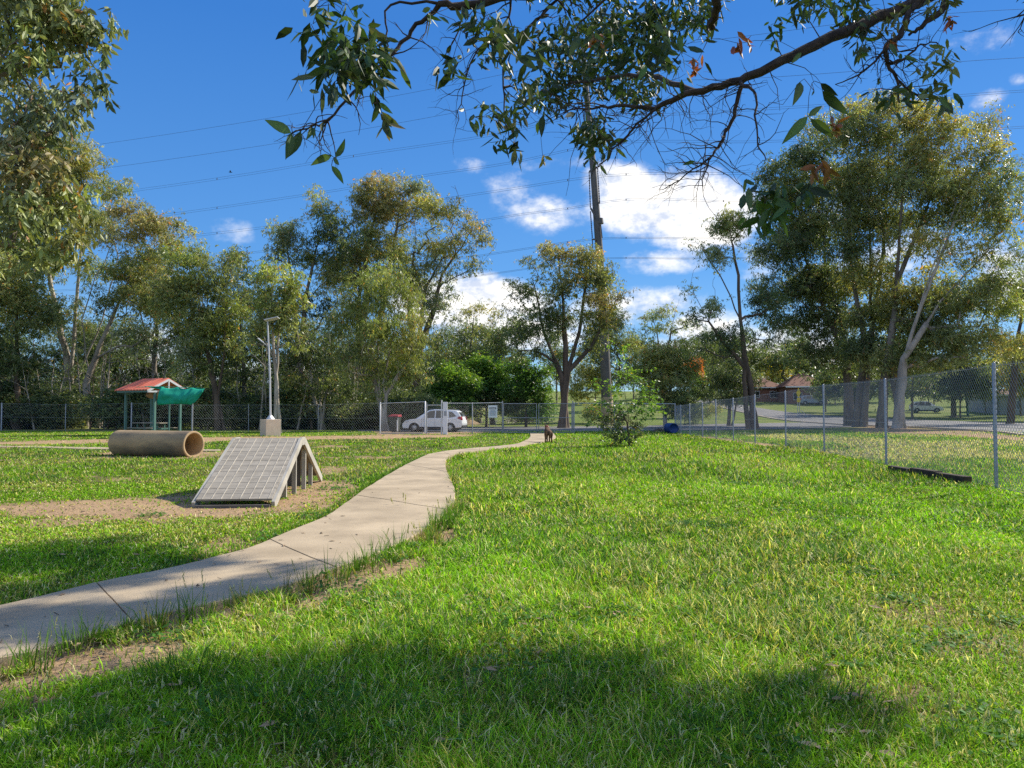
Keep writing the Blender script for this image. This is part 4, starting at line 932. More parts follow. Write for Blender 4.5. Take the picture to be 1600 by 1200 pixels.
m = MB(); m.tube([(-.32, .44, 1.1), (.32, .44, 1.1)], .02, 6); m.build('handle', M['binlid'], bn)
m = MB(); m.box(.255, .335, -.32, -.29, .1, 1.0, M=Matrix.Rotation(0, 4, 'Z')); m.build('edge_strip', M['sign_white'], bn)  # pale strip down the right front edge of the bin
for s in (-.27, .27): MB().lathe([(.001, -.03), (.1, -.03), (.1, .03), (.001, .03)], 16, Matrix.Translation((s, .27, .1)) @ Matrix.Rotation(pi / 2, 4, 'Y')).build('wheel', M['rubber'], bn)
# --- timber edge by fence
ta, tb_ = gnd(1392, 737), gnd(1512, 758); m = MB()
for i in range(3):
    p = ta + (tb_ - ta) * (i / 3 + .004); q = ta + (tb_ - ta) * ((i + 1) / 3 - .004); m2 = MB(); L = np.linalg.norm(q - p)
    m2.box(-L / 2, L / 2, -.09, .09, -.04, .15 + .02 * (i % 2), bev=.02); A_ = atan2((q - p)[1], (q - p)[0]); c = (p + q) / 2
    MM = Matrix.Translation((c[0], c[1], tz(c[0], c[1]) + .01)) @ Matrix.Rotation(A_ + (i - 1) * .02, 4, 'Z'); V_ = [MM @ Vector(v) for v in m2.V]
    o = MB().add([v - MM.translation for v in V_], m2.F).build('timber_sleeper', M['timber']); o.location = MM.translation
    tag(o, ['dark rotting timber sleeper nearest the middle fence post', 'dark rotting timber sleeper between two others at the foot of the fence', 'dark rotting timber sleeper nearest the closest fence post'][i], 'sleeper', 'timber sleepers along the foot of the fence')
# --- blue drum tunnel
bd = gnd(1050, 677.5); dr0 = empty('blue_drum', (bd[0], bd[1] + .3, tz(bd[0], bd[1])), radians(12), 'round blue drum lying on its side in the far field corner', 'drum')
rr = 8.2 / FPX * bd[1]; Md = Matrix.Translation((0, 0, rr)) @ Matrix.Rotation(pi / 2, 4, 'X')
MB().lathe([(rr - .03, .44), (rr, .42), (rr, .16), (rr - .015, .14), (rr, .12), (rr, -.12), (rr - .015, -.14), (rr, -.16), (rr, -.42), (rr - .03, -.44)], 28, Md).build('barrel_wall', M['blue'], dr0)
for s in (-1, 1): MB().lathe([(.001, s * .425), (rr - .03, s * .425), (rr - .03, s * .44)], 28, Md).build('end_cap', M['blue'], dr0)
# rubble beside it
for k, (px, py, s_) in enumerate(((1030, 674, .26), (1036, 675.5, .16), (1023, 675, .14))):
    g = gnd(px, py); bm = bmesh.new(); bmesh.ops.create_icosphere(bm, subdivisions=2, radius=s_)
    for v in bm.verts: v.co = v.co * random.uniform(.75, 1.2); v.co.z *= .55; v.co.x *= 1.5
    me = bpy.data.meshes.new('stone'); bm.to_mesh(me); bm.free(); me.materials.append(M['timber']); o = bpy.data.objects.new('stone', me); COL.objects.link(o); o.location = (g[0], g[1], g[2] + s_ * .3)
    tag(o, ['largest dark stone left of the blue drum', 'small dark stone touching the left side of the blue drum', 'small dark stone farthest left of the blue drum'][k], 'stone', 'stones beside the blue drum')
# --- cars
def car(name, label, loc, rz, paint, group=None):
    o = empty(name, loc, rz, label, 'car', group); Lc = 4.5; belt = .98; hwid = .88
    def arch(cx_, r, z0, n=9): return [(cx_ + r * cos(pi - pi * i / n), z0 + r * sin(pi - pi * i / n)) for i in range(n + 1)]
    # x runs nose (0) to tail (4.5)
    low = [(.06, .28)] + [(.50, .26)] + arch(.90, .385, .30) + [(1.30, .25), (3.15, .25)] + arch(3.58, .385, .30) + [(4.0, .30), (4.42, .36), (4.48, .62), (4.46, .80), (4.42, belt), (1.02, belt), (.55, .93), (.20, .82), (.03, .62), (.0, .45)]
    up = [(1.02, belt), (4.42, belt), (4.36, 1.18), (4.10, 1.50), (3.95, 1.585), (3.2, 1.66), (2.4, 1.68), (1.95, 1.62), (1.55, 1.34)]
    def yw(z): return hwid - (.36 * (z - belt) if z > belt else 0)
    def sidex(pts, s, e=0): return [Vector((x - Lc / 2, s * (yw(z) + e), z)) for x, z in pts]
    m = MB()
    for pts_ in (low, up):
        A_, B_ = sidex(pts_, -1), sidex(pts_, 1); n = len(pts_); fs = [tuple(range(n))[::-1], tuple(range(n, 2 * n))]
        for i in range(n):
            j = (i + 1) % n
            if (pts_ is low and pts_[i][1] == belt and pts_[j][1] == belt) or (pts_ is up and i == 0): continue
            fs.append((i, j, n + j, n + i))
        m.add(A_ + B_, fs)
    body = m.build('body', M[paint], o)
    bm = bmesh.new(); bm.from_mesh(body.data); bmesh.ops.remove_doubles(bm, verts=bm.verts, dist=.001); bm.to_mesh(body.data); bm.free()
    bv = body.modifiers.new('bevel', 'BEVEL'); bv.width = .035; bv.segments = 3; bv.limit_method = 'ANGLE'; bv.angle_limit = radians(35)
    wins = [[(1.62, 1.03), (1.68, 1.30), (2.02, 1.55), (2.42, 1.60), (2.42, 1.04)], [(2.50, 1.04), (2.50, 1.60), (3.18, 1.585), (3.34, 1.53), (3.42, 1.05)], [(3.50, 1.06), (3.44, 1.53), (3.72, 1.47), (4.02, 1.20), (3.95, 1.14)]]
    for s in (-1, 1):
        for w in wins:
            P_ = sidex(w, s, .004); mm = MB(); mm.prism([Vector(p) for p in P_], (0, s * .006, 0)); mm.build('side_window', M['glass'], o)
        mm = MB()
        for xx in (1.45, 2.46, 3.45): mm.bar((xx - Lc / 2, s * (hwid + .001), .40), (xx - Lc / 2, s * (hwid + .001), belt), .012, .008, up=(0, 1, 0))
        mm.bar((1.3 - Lc / 2, s * (hwid + .002), .33), (3.2 - Lc / 2, s * (hwid + .002), .33), .012, .12, up=(0, 0, 1)); mm.build('sill_trim', M['blackplastic'], o)
        for cx_ in (.90, 3.58):
            mm = MB(); ar = arch(cx_, .40, .30, 12); ar2 = arch(cx_, .345, .30, 12); n = len(ar)
            V_ = [(x - Lc / 2, s * (hwid + .006), z) for x, z in ar] + [(x - Lc / 2, s * (hwid + .006), z) for x, z in ar2] + [(x - Lc / 2, s * (hwid - .25), z) for x, z in ar2]
            mm.add(V_, [(i, i + 1, n + i + 1, n + i) for i in range(n - 1)] + [(n + i, n + i + 1, 2 * n + i + 1, 2 * n + i) for i in range(n - 1)]); mm.build('wheel_arch', M['blackplastic'], o)
        mm = MB(); mm.box(1.60 - Lc / 2, 1.78 - Lc / 2, s * (hwid + .02) if s > 0 else -(hwid + .20), (hwid + .20) if s > 0 else -(hwid + .02), 1.0, 1.13, bev=.02); mm.build('mirror', M[paint], o)
        for cx_ in (.90, 3.58):
            Mw = Matrix.Translation((cx_ - Lc / 2, s * (hwid - .11), .335)) @ Matrix.Rotation(pi / 2, 4, 'X')
            w = MB(); w.lathe([(.21, -.11), (.31, -.11), (.335, -.08), (.335, .08), (.31, .11), (.21, .11), (.21, -.11)], 28, Mw); wo_ = w.build('wheel', M['rubber'], o)
            w = MB(); w.lathe([(.205, .02), (.218, .10), (.20, .115)], 28, Mw); w.lathe([(.205, -.02), (.218, -.10), (.20, -.115)], 28, Mw)
            for q in range(10):
                for sd in (-1, 1):
                    p0 = Mw @ Vector((.03 * cos(q * pi / 5), .03 * sin(q * pi / 5), sd * .095)); p1 = Mw @ Vector((.208 * cos(q * pi / 5 + .1), .208 * sin(q * pi / 5 + .1), sd * .085)); w.bar(p0, p1, .035, .02, up=(0, 1, 0))
            w.lathe([(.001, .11), (.05, .105), (.05, -.105), (.001, -.11)], 12, Mw); w.build('rim', M['alloy'], wo_)
    f = MB(); f.add([(1.07 - Lc / 2, -.80, belt + .035), (1.07 - Lc / 2, .80, belt + .035), (1.92 - Lc / 2, .62, 1.595), (1.92 - Lc / 2, -.62, 1.595)], [(0, 1, 2, 3)]); 
    f.V = [(v[0] - .012, v[1], v[2] + .012) for v in f.V]; f.add([(v[0] - .0, v[1], v[2] - .01) for v in f.V], [(3, 2, 1, 0)]); f.build('windscreen', M['glass'], o)
    f = MB(); f.add([(4.375 - Lc / 2 + .012, -.72, 1.16), (4.375 - Lc / 2 + .012, .72, 1.16), (4.13 - Lc / 2 + .012, .62, 1.47), (4.13 - Lc / 2 + .012, -.62, 1.47)], [(0, 1, 2, 3)]); f.build('rear_window', M['glass'], o)
    for s in (-1, 1):
        mm = MB(); mm.prism([Vector((x - Lc / 2, s * (hwid + .004), z)) for x, z in ((.10, .70), (.22, .80), (.52, .88), (.60, .84), (.35, .70))], (0, -s * .25, 0)); mm.build('headlight', M['headlamp'], o)
        mm = MB(); mm.prism([Vector((x - Lc / 2, s * (yw(z) + .008), z)) for x, z in ((4.08, 1.02), (4.22, 1.16), (4.38, 1.14), (4.455, .96), (4.44, .88))], (.03, -s * .22, 0)); mm.build('tail_light', M['redlamp'], o)
    MB().box(-Lc / 2 - .012, -Lc / 2 + .08, -.72, .72, .30, .44).build('front_bumper', M['blackplastic'], o); MB().box(Lc / 2 - .10, Lc / 2 + .012, -.80, .80, .34, .50).build('rear_bumper', M['blackplastic'], o)
    mm = MB(); mm.box(-Lc / 2 + .0, -Lc / 2 + .06, -.5, .5, .58, .72); mm.build('grille', M['blackplastic'], o)
    mm = MB(); mm.box(-1.8, 1.8, -.78, .78, .18, .30); mm.build('underbody', M['blackplastic'], o)
    for s in (-1, 1): MB().tube([(2.0 - Lc / 2, s * .58, 1.69), (3.9 - Lc / 2, s * .58, 1.64)], .018, 6).build('roof_rail', M['steel'], o)
    return o
ca = at(679, 674.5, 54.6); 
car1 = car('parked_car', 'white small SUV parked behind the pen gate, nose to the left', (ca[0], 55.0, tz(ca[0], 55.0) + .0), radians(-9), 'white_paint')
car1.scale = (.97, .97, .95)
def far_car(px, py, rz, label, pm_, s=1.0):
    g = gnd(px, py); c = copy_tree(car1); c.location = (g[0], g[1], tz(g[0], g[1]) + .05); c.rotation_euler = (0, 0, rz); c.scale = (s, s, s); c['label'] = label
    if pm_:
        for ch in children(c):
            if ch.name.startswith(('body', 'mirror')): ch.data = ch.data.copy(); ch.data.materials[0] = M[pm_]
    return c
far_car(1447, 645, radians(160), 'white four wheel drive parked among trees beyond the road, right of the thick trunks', None, 1.0)
far_car(1268, 633, radians(175), 'silver-blue car by the houses, behind the yellow road sign', 'blue_paint', 1.0)

# --- dog (one continuous skinned body)
def skin(name, verts, edges, rad, mt, parent, root=0, sub=2):
    me = bpy.data.meshes.new(name); bm = bmesh.new(); bm.verts.layers.skin.verify(); vs = [bm.verts.new(v) for v in verts]
    for e in edges: bm.edges.new((vs[e[0]], vs[e[1]]))
    ly = bm.verts.layers.skin.verify()
    for i, v in enumerate(vs): v[ly].radius = (rad[i], rad[i]); v[ly].use_root = (i == root)
    bm.to_mesh(me); bm.free(); me.materials.append(mt); o = bpy.data.objects.new(name, me); COL.objects.link(o)
    s = o.modifiers.new('skin', 'SKIN'); s.use_smooth_shade = True; q = o.modifiers.new('sub', 'SUBSURF'); q.levels = sub; q.render_levels = sub
    if parent: o.parent = parent
    return o
dgp = gnd(857, 692.5); DH = 1.0
dog = empty('dog', dgp, radians(96), 'brown dog with dark back walking away along the path toward the gate', 'dog')
# x forward; hind at x<0
dv_ = [(-.30, 0, .60), (-.10, 0, .60), (.12, 0, .59), (.30, 0, .62), (.42, 0, .72), (.52, 0, .83), (.62, 0, .84), (.74, 0, .79),       # spine 0-4, neck5 head6 muzzle7
       (-.36, 0, .57), (-.44, -.01, .44), (-.46, -.01, .30),                                                       # tail 8-10
       (-.27, .09, .46), (-.22, .10, .32), (-.36, .10, .19), (-.33, .10, .03), (-.27, .10, .015),                # left hind 11-15
       (-.27, -.09, .46), (-.14, -.10, .33), (-.24, -.10, .18), (-.16, -.10, .03), (-.10, -.10, .015),                # right hind 16-20
       (.27, .09, .44), (.24, .09, .28), (.30, .09, .05), (.34, .09, .015), (.27, -.09, .44), (.33, -.09, .28), (.38, -.09, .06), (.42, -.09, .015)]
de = [(0, 1), (1, 2), (2, 3), (3, 4), (4, 5), (5, 6), (6, 7), (0, 8), (8, 9), (9, 10), (0, 11), (11, 12), (12, 13), (13, 14), (14, 15), (0, 16), (16, 17), (17, 18), (18, 19), (19, 20), (3, 21), (21, 22), (22, 23), (23, 24), (3, 25), (25, 26), (26, 27), (27, 28)]
dr__ = [.115, .105, .125, .13, .09, .078, .08, .042, .045, .035, .02, .075, .052, .03, .026, .028, .075, .052, .03, .026, .028, .06, .038, .027, .03, .06, .038, .027, .03]
skin('dog_body', dv_, de, dr__, M['dog'], dog, root=1)
for s in (-1, 1): skin('ear', [(.58, s * .05, .90), (.575, s * .075, .955), (.57, s * .085, .99)], [(0, 1), (1, 2)], [.028, .02, .006], M['dog'], dog, 0, 1)
m = MB(); m.lathe([(.098, -.015), (.102, 0), (.098, .015)], 16, Matrix.Translation((.455, 0, .765)) @ Matrix.Rotation(radians(50), 4, 'Y')); m.build('collar', M['redlamp'], dog)
dog.scale = (1.0, 1.12, .93)

# --- power pole and wires
PY = 80.0
pp = [at(948.5, 640, PY), at(947, 600, PY), at(943, 500, PY), at(936, 387, PY), at(927, 265, PY), at(920, 190, PY), at(915, 130, PY), at(912, 90, PY), at(910, 62, PY)]
pp[0][2] = tz(pp[0][0], PY) - .3; po = pp[0].copy(); pole = empty('power_pole', po, 0, 'very tall leaning steel transmission pole rising behind the middle trees', 'power pole')
MB().tube([Vector(p - po) for p in pp], [.56, .54, .47, .40, .34, .31, .29, .27, .25], 20).build('pole_shaft', M['polemetal'], pole)
m = MB(); m.lathe([(.60, .2), (.62, .3), (.62, 3.1), (.58, 3.2)], 20, Matrix.Translation((.0, 0, 0))); m.build('base_sleeve', M['concrete'], pole)
for (x0, y0, x1, y1, side) in ((920.5, 268, 922.5, 325, 0), (922.5, 330, 925.5, 372, 0), (925.5, 374, 926.5, 392, 0), (933.5, 262, 937, 316, 1), (938.5, 350, 941, 372, 1), (908, 150, 916, 216, 0)):
    a, b_ = at(x0, y0, PY - .55), at(x1, y1, PY - .55); m = MB(); n = 14
    P_ = [Vector(a - po + (b_ - a) * i / (2 * n)) for i in range(2 * n + 1)]; m.tube(P_, [.07 if i % 2 else .035 for i in range(2 * n + 1)], 8); m.build('insulator', M['insul'], pole)
for (x0, y0, x1, y1) in ((923, 325, 934, 345), (921, 268, 928, 262), (937, 317, 933, 317), (925, 374, 933, 374), (928, 262, 934, 262), (910, 150, 917, 148)):
    m = MB(); m.bar(Vector(at(x0, y0, PY - .6) - po), Vector(at(x1, y1, PY - .3) - po), .12, .16); m.build('bracket', M['polemetal'], pole)
m = MB(); a, b_ = at(935.5, 342, PY), at(936.5, 350, PY); m.tube([Vector(a - po), Vector(b_ - po)], .46, 20); m.build('collar_band', M['polemetal'], pole)
WL = [ # px,py list (left to right), attachment at the pole in the middle ; pair gap in px
 ([(-200, 268), (115, 231), (400, 188), (700, 134), (905, 92), (1200, 52), (1375, 30), (1470, 22), (1800, 5)], 0), ([(-200, 308), (155, 264), (400, 229), (700, 178), (912, 135), (1200, 121), (1375, 108), (1505, 96), (1800, 82)], 0),
 ([(-300, 352), (200, 299), (400, 270), (545, 245), (800, 205), (915, 180), (1035, 179), (1200, 170), (1490, 150), (1600, 142), (1800, 130)], 3.2),
 ([(-300, 385), (280, 333), (400, 316), (540, 295), (652, 276), (800, 254), (924, 228), (1200, 221), (1577, 200), (1800, 185)], 3.0),
 ([(-300, 420), (305, 368), (400, 357), (687, 312), (800, 295), (921, 277), (1200, 270), (1572, 251), (1800, 240)], 3.0),
 ([(-300, 445), (400, 394), (750, 345), (800, 337), (922, 320), (937, 317), (1140, 314), (1400, 305), (1800, 292)], 2.4),
 ([(-300, 475), (620, 415), (747, 400), (800, 392), (925, 374), (1087, 372), (1400, 366), (1800, 356)], 2.0), ([(-300, 500), (620, 446), (725, 434), (810, 422), (927, 405), (1075, 404), (1400, 399), (1800, 390)], 1.6)]
ordn = ['highest', 'second highest', 'third highest', 'fourth highest', 'fifth highest', 'sixth highest', 'seventh highest', 'lowest']
for i, (L, gap) in enumerate(WL):
    Lx = np.array([p[0] for p in L], float); Ly = np.array([p[1] for p in L], float); xs_ = np.linspace(Lx[0], Lx[-1], 70)
    mm_ = np.gradient(Ly, Lx); k_ = np.clip(np.searchsorted(Lx, xs_, side='right') - 1, 0, len(Lx) - 2); h_ = Lx[k_ + 1] - Lx[k_]; s_ = (xs_ - Lx[k_]) / h_
    ysm = (2 * s_**3 - 3 * s_**2 + 1) * Ly[k_] + (s_**3 - 2 * s_**2 + s_) * h_ * mm_[k_] + (-2 * s_**3 + 3 * s_**2) * Ly[k_ + 1] + (s_**3 - s_**2) * h_ * mm_[k_ + 1]
    Yd = np.where(xs_ < 925, PY + (925 - xs_) * .035, PY - (xs_ - 925) * .012)
    m = MB(); wsd = []
    for g_ in ((0,) if gap == 0 else (-gap / 2, gap / 2)): m.tube([Vector(at(x_, y_ + g_, Y_)) for x_, y_, Y_ in zip(xs_, ysm, Yd)], .0125 if gap else .016, 4, caps=False)
    if gap:
        for x_ in (330, 560, 895, 985, 1130, 1330): 
            j = int(np.argmin(abs(xs_ - x_))); a = at(xs_[j], ysm[j] - gap / 2, Yd[j]); b_ = at(xs_[j], ysm[j] + gap / 2, Yd[j]); m.tube([Vector(a), Vector(b_)], .05, 5)
    mid = Vector(at(925, float(np.interp(925, xs_, ysm)), PY)); m.V = [tuple(Vector(v) - mid) for v in m.V]
    o = m.build('power_line', M['cable']); o.location = mid
    tag(o, f'{ordn[i]} of the eight overhead power lines crossing the sky' if gap == 0 else f'twin cable, {ordn[i]} of the eight overhead power lines', 'power line', 'power lines strung across the sky')

# --- yellow road sign, street poles
ys_ = gnd(1250, 653); sg = empty('road_sign', ys_, 0, 'yellow diamond road sign over a small plate on two posts beside the road', 'road sign'); s_ = ys_[1] / FPX
m = MB(); m.prism([Vector((0, -.05, 49 * s_)), Vector((3.4 * s_, -.05, 41 * s_)), Vector((0, -.05, 33 * s_)), Vector((-3.4 * s_, -.05, 41 * s_))], (0, .03, 0)); m.V = [(v[0] - 2 * s_, v[1], v[2] - 2 * s_) for v in m.V]; m.build('warning_plate', M['yellow'], sg)
m = MB(); m.box(-4.6 * s_, .6 * s_, -.06, -.03, 24.5 * s_, 31 * s_, bev=.008); m.build('lower_plate', M['yellow'], sg)
for x_ in (-3.4, -.4): MB().tube([(x_ * s_, 0, -.1), (x_ * s_, 0, 34 * s_)], .05, 8).build('leg', M['steel_pale'], sg)
MB().bar((2 * s_, 0, 12 * s_), (13 * s_, -.3, 0), .08).build('stay', M['steel_pale'], sg)
def simple_pole(name, label, px, py, pxt, pyt, r, mt, cat='pole', Y=None):
    g = gnd(px, py); Y = g[1]; t_ = at(pxt, pyt, Y); o = empty(name, g, 0, label, cat); d = Vector(t_ - g); MB().tube([(0, 0, -.2), d * .5, d], [r, r * .9, r * .75], 10).build('shaft', M[mt], o)
    MB().tube([d * .995, d * 1.004], [r * 1.3, r * 1.2], 10).build('cap', M[mt], o); return o
p1 = simple_pole('street_pole', 'slim green steel pole standing at the road edge, leaning left', 1513, 651, 1502.5, 546, .17, 'teal_paint')
simple_pole('street_pole', 'thin grey pole in front of the brown roofed houses', 1199, 624, 1197, 588, .12, 'concrete')
# --- houses
def house(label, pxL, pxR, pyb, Yh, hwall, depth, rz=0, hip=1.5, px_over=.5, wall='brick', gable=False):
    a, b_ = at(pxL, pyb, Yh), at(pxR, pyb, Yh); w = np.linalg.norm((b_ - a)[:2]); c = (a + b_) / 2; o = empty('house', (c[0], c[1], tz(c[0], c[1]) - .1), rz, label, 'house')
    MB().box(-w / 2, w / 2, 0, depth, -.6, hwall).build('wall', M[wall], o)
    e = px_over; rh = hwall + hip; m = MB(); x0, x1, y0, y1 = -w / 2 - e, w / 2 + e, -e, depth + e; ins = min(w, depth) / 2
    A_ = [(x0, y0, hwall + .002), (x1, y0, hwall + .002), (x1, y1, hwall + .002), (x0, y1, hwall + .002)]; R_ = [(x0 + ins, (y0 + y1) / 2, rh), (x1 - ins, (y0 + y1) / 2, rh)]
    m.add(A_ + R_, [(0, 1, 5, 4), (1, 2, 5), (2, 3, 4, 5), (3, 0, 4), (3, 2, 1, 0)]); rf = m.build('roof', M['roof_tile'], o)
    m = MB(); m.box(x0, x1, y0 - .06, y0 - .002, hwall - .16, hwall + .05); m.build('gutter', M['sign_white'], rf)
    n = max(2, int(w / 3.4))
    for i in range(n):
        xc = -w / 2 + (i + .5) * w / n
        wn = MB().box(xc - .75, xc + .75, -.03, -.002, .9, 2.1).build('window', M['glass'], o)
        m = MB(); 
        for (u0, u1, v0, v1) in ((-.80, .80, 2.1, 2.17), (-.80, .80, .83, .9), (-.80, -.75, .9, 2.1), (.75, .80, .9, 2.1), (-.02, .02, .9, 2.1)): m.box(xc + u0, xc + u1, -.055, -.0305, v0, v1)
        m.build('window_frame', M['sign_white'], wn)
    return o
house('low brick house with brown tiled hip roof, left of its neighbour on the hill', 1166, 1224, 627, 150, 2.9, 9, hip=2.2, wall='brick')
house('low brick house with brown hip roof and pale gutter, right of its neighbour', 1232, 1292, 627, 142, 3.3, 9, rz=radians(-6), hip=2.7)
house('grey walled building with brown roof glimpsed past the road behind the last post', 1562, 1665, 640, 112, 3.0, 8, hip=1.0, wall='render')
# ------------------------------------------------------------------ the trees
# left tree line
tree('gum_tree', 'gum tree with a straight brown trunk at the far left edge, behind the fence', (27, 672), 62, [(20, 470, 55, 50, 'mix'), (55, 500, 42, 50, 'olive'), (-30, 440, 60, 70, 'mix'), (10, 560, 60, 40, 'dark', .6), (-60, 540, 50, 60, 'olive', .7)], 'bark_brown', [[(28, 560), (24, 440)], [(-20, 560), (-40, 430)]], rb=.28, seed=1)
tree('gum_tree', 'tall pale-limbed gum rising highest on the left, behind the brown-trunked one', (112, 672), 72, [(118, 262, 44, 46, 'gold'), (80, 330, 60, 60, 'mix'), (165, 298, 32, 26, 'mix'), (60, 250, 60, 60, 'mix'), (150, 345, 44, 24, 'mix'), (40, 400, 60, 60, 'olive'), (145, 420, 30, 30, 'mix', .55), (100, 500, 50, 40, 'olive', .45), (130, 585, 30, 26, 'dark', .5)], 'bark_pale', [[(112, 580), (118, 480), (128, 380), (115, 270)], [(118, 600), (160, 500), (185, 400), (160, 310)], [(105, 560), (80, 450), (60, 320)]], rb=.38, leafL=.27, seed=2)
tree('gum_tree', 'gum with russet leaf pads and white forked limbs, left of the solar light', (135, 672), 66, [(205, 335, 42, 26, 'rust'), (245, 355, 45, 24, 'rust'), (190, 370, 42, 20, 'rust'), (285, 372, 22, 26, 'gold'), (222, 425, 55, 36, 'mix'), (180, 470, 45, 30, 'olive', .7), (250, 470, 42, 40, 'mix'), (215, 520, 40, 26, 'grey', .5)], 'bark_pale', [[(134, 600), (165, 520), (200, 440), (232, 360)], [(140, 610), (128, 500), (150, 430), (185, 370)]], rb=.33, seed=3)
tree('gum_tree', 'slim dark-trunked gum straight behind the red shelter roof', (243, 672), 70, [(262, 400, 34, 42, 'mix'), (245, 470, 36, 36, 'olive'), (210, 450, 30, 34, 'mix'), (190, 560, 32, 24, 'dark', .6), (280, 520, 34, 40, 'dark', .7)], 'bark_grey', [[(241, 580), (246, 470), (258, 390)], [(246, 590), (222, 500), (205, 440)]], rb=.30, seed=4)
tree('gum_tree', 'bushy green gum with a leaning forked brown trunk just right of the green cloth', (341, 674), 60, [(300, 412, 40, 36, 'lime'), (342, 440, 40, 52, 'olive'), (280, 465, 42, 45, 'mix'), (318, 510, 50, 50, 'olive'), (360, 500, 32, 45, 'lime'), (290, 550, 35, 30, 'grey', .7), (350, 560, 36, 26, 'dark', .6)], 'bark_brown', [[(338, 620), (322, 540), (308, 450)], [(340, 622), (352, 540), (348, 440)]], rb=.27, seed=5, nleaf=120)
tree('gum_tree', 'narrow gum with a pointed crown left of the big central gum', (384, 674), 64, [(369, 402, 20, 26, 'olive'), (362, 440, 32, 32, 'lime'), (388, 470, 34, 38, 'olive'), (400, 530, 36, 36, 'dark'), (375, 585, 34, 24, 'dark', .6)], 'bark_grey', [[(380, 560), (372, 460), (369, 390)]], rb=.22, seed=6)
tree('sapling_gum', 'slender pale-stemmed young gum standing beside the solar light pole', (437, 679.5), 51.5, [(428, 432, 30, 26, 'lime'), (452, 455, 24, 30, 'lime'), (412, 470, 24, 34, 'lime'), (440, 500, 34, 32, 'olive'), (468, 470, 18, 24, 'lime'), (463, 545, 22, 20, 'lime', .7), (398, 520, 22, 28, 'olive', .7)], 'bark_pale', [[(433, 600), (427, 540), (424, 470), (428, 430)], [(431, 590), (436, 520), (446, 455)], [(428, 560), (410, 520), (400, 500)]], rb=.15, seed=7, cl_sp=.85, cr=.5)
tree('gum_tree', 'big gum with a rounded grey-green head, left shoulder of the central group', (468, 672), 70, [(452, 372, 36, 34, 'grey'), (432, 395, 22, 22, 'mix'), (500, 330, 26, 36, 'mix'), (515, 370, 36, 45, 'dark'), (480, 405, 36, 26, 'mix', .8), (520, 430, 34, 36, 'mix'), (455, 480, 36, 36, 'dark', .7), (500, 490, 36, 32, 'dark', .6)], 'bark_grey', [[(468, 580), (476, 470), (505, 340)], [(470, 590), (460, 470), (448, 380)]], rb=.40, seed=8)
tree('gum_tree', 'tallest central gum with the highest brownish domed crown', (560, 672), 74, [(600, 292, 42, 19, 'rust'), (645, 292, 24, 18, 'grey'), (572, 330, 32, 34, 'rust'), (612, 332, 42, 34, 'rust'), (570, 385, 42, 36, 'mix'), (610, 395, 38, 32, 'mix'), (545, 430, 42, 40, 'rust'), (660, 318, 26, 22, 'gold')], 'bark_grey', [[(556, 590), (572, 470), (570, 390), (600, 300)], [(560, 590), (562, 420), (556, 380)], [(566, 600), (600, 470), (622, 340)]], rb=.45, seed=9, leafL=.27)
tree('gum_tree', 'spreading gum whose gold-tipped limbs reach right over the white cloud', (652, 671), 72, [(700, 335, 32, 24, 'gold'), (738, 360, 26, 20, 'rust'), (756, 372, 14, 14, 'gold'), (672, 322, 26, 24, 'gold'), (665, 380, 26, 22, 'mix', .7), (700, 385, 40, 18, 'gold'), (728, 408, 22, 20, 'gold'), (668, 410, 28, 22, 'grey'), (690, 430, 30, 22, 'grey', .7), (708, 460, 10, 12, 'olive', .7), (640, 440, 40, 34, 'mix'), (672, 480, 30, 34, 'grey'), (682, 540, 26, 30, 'dark'), (690, 590, 30, 30, 'dark')], 'bark_brown', [[(650, 600), (655, 520), (665, 450), (700, 390)], [(652, 560), (676, 490), (690, 430), (730, 370)], [(652, 600), (640, 480), (650, 360)]], rb=.45, seed=10, dead=26)
tree('willow_gum', 'dense drooping yellow-green gum on several white stems behind the bin pen', (600, 676), 58, [(600, 440, 42, 34, 'lime'), (570, 475, 40, 36, 'lime'), (634, 470, 36, 40, 'lime'), (588, 520, 56, 40, 'lime'), (645, 530, 34, 42, 'mix'), (560, 560, 42, 38, 'olive'), (615, 575, 52, 34, 'lime'), (575, 610, 34, 24, 'olive', .6), (650, 590, 24, 24, 'olive', .7), (540, 500, 28, 34, 'olive')], 'bark_pale', [[(592, 600), (590, 520), (600, 430)], [(598, 600), (615, 520), (632, 450)], [(588, 610), (572, 540), (566, 460)], [(604, 615), (640, 560), (650, 510)]], rb=.24, seed=11, nleaf=135, leafL=.21, leafW=.045, droop=1.8)
tree('gum_tree', 'thin-stemmed dark green gum filling the gap between the sapling and the drooping gum', (505, 674), 61, [(480, 545, 34, 36, 'dark'), (520, 560, 34, 36, 'dark'), (495, 600, 44, 26, 'dark', .7), (455, 590, 34, 26, 'olive', .6), (535, 610, 34, 24, 'dark', .6), (478, 505, 18, 24, 'olive', .8)], 'bark_pale', [[(490, 620), (484, 560), (480, 510)], [(500, 620), (512, 560)], [(508, 620), (526, 580)]], rb=.18, seed=12)
tree('gum_tree', 'sparse gum with a flat yellow top in front of the low white cloud', (745, 668), 88, [(740, 480, 26, 12, 'gold', .9), (775, 492, 20, 12, 'gold', .9), (722, 505, 16, 14, 'grey', .7), (755, 520, 32, 18, 'mix', .8), (715, 540, 26, 22, 'dark', .8), (775, 535, 20, 24, 'dark', .9)], 'bark_grey', [[(742, 600), (735, 540), (742, 480)], [(746, 600), (765, 530), (778, 495)]], rb=.3, seed=13, dead=14)
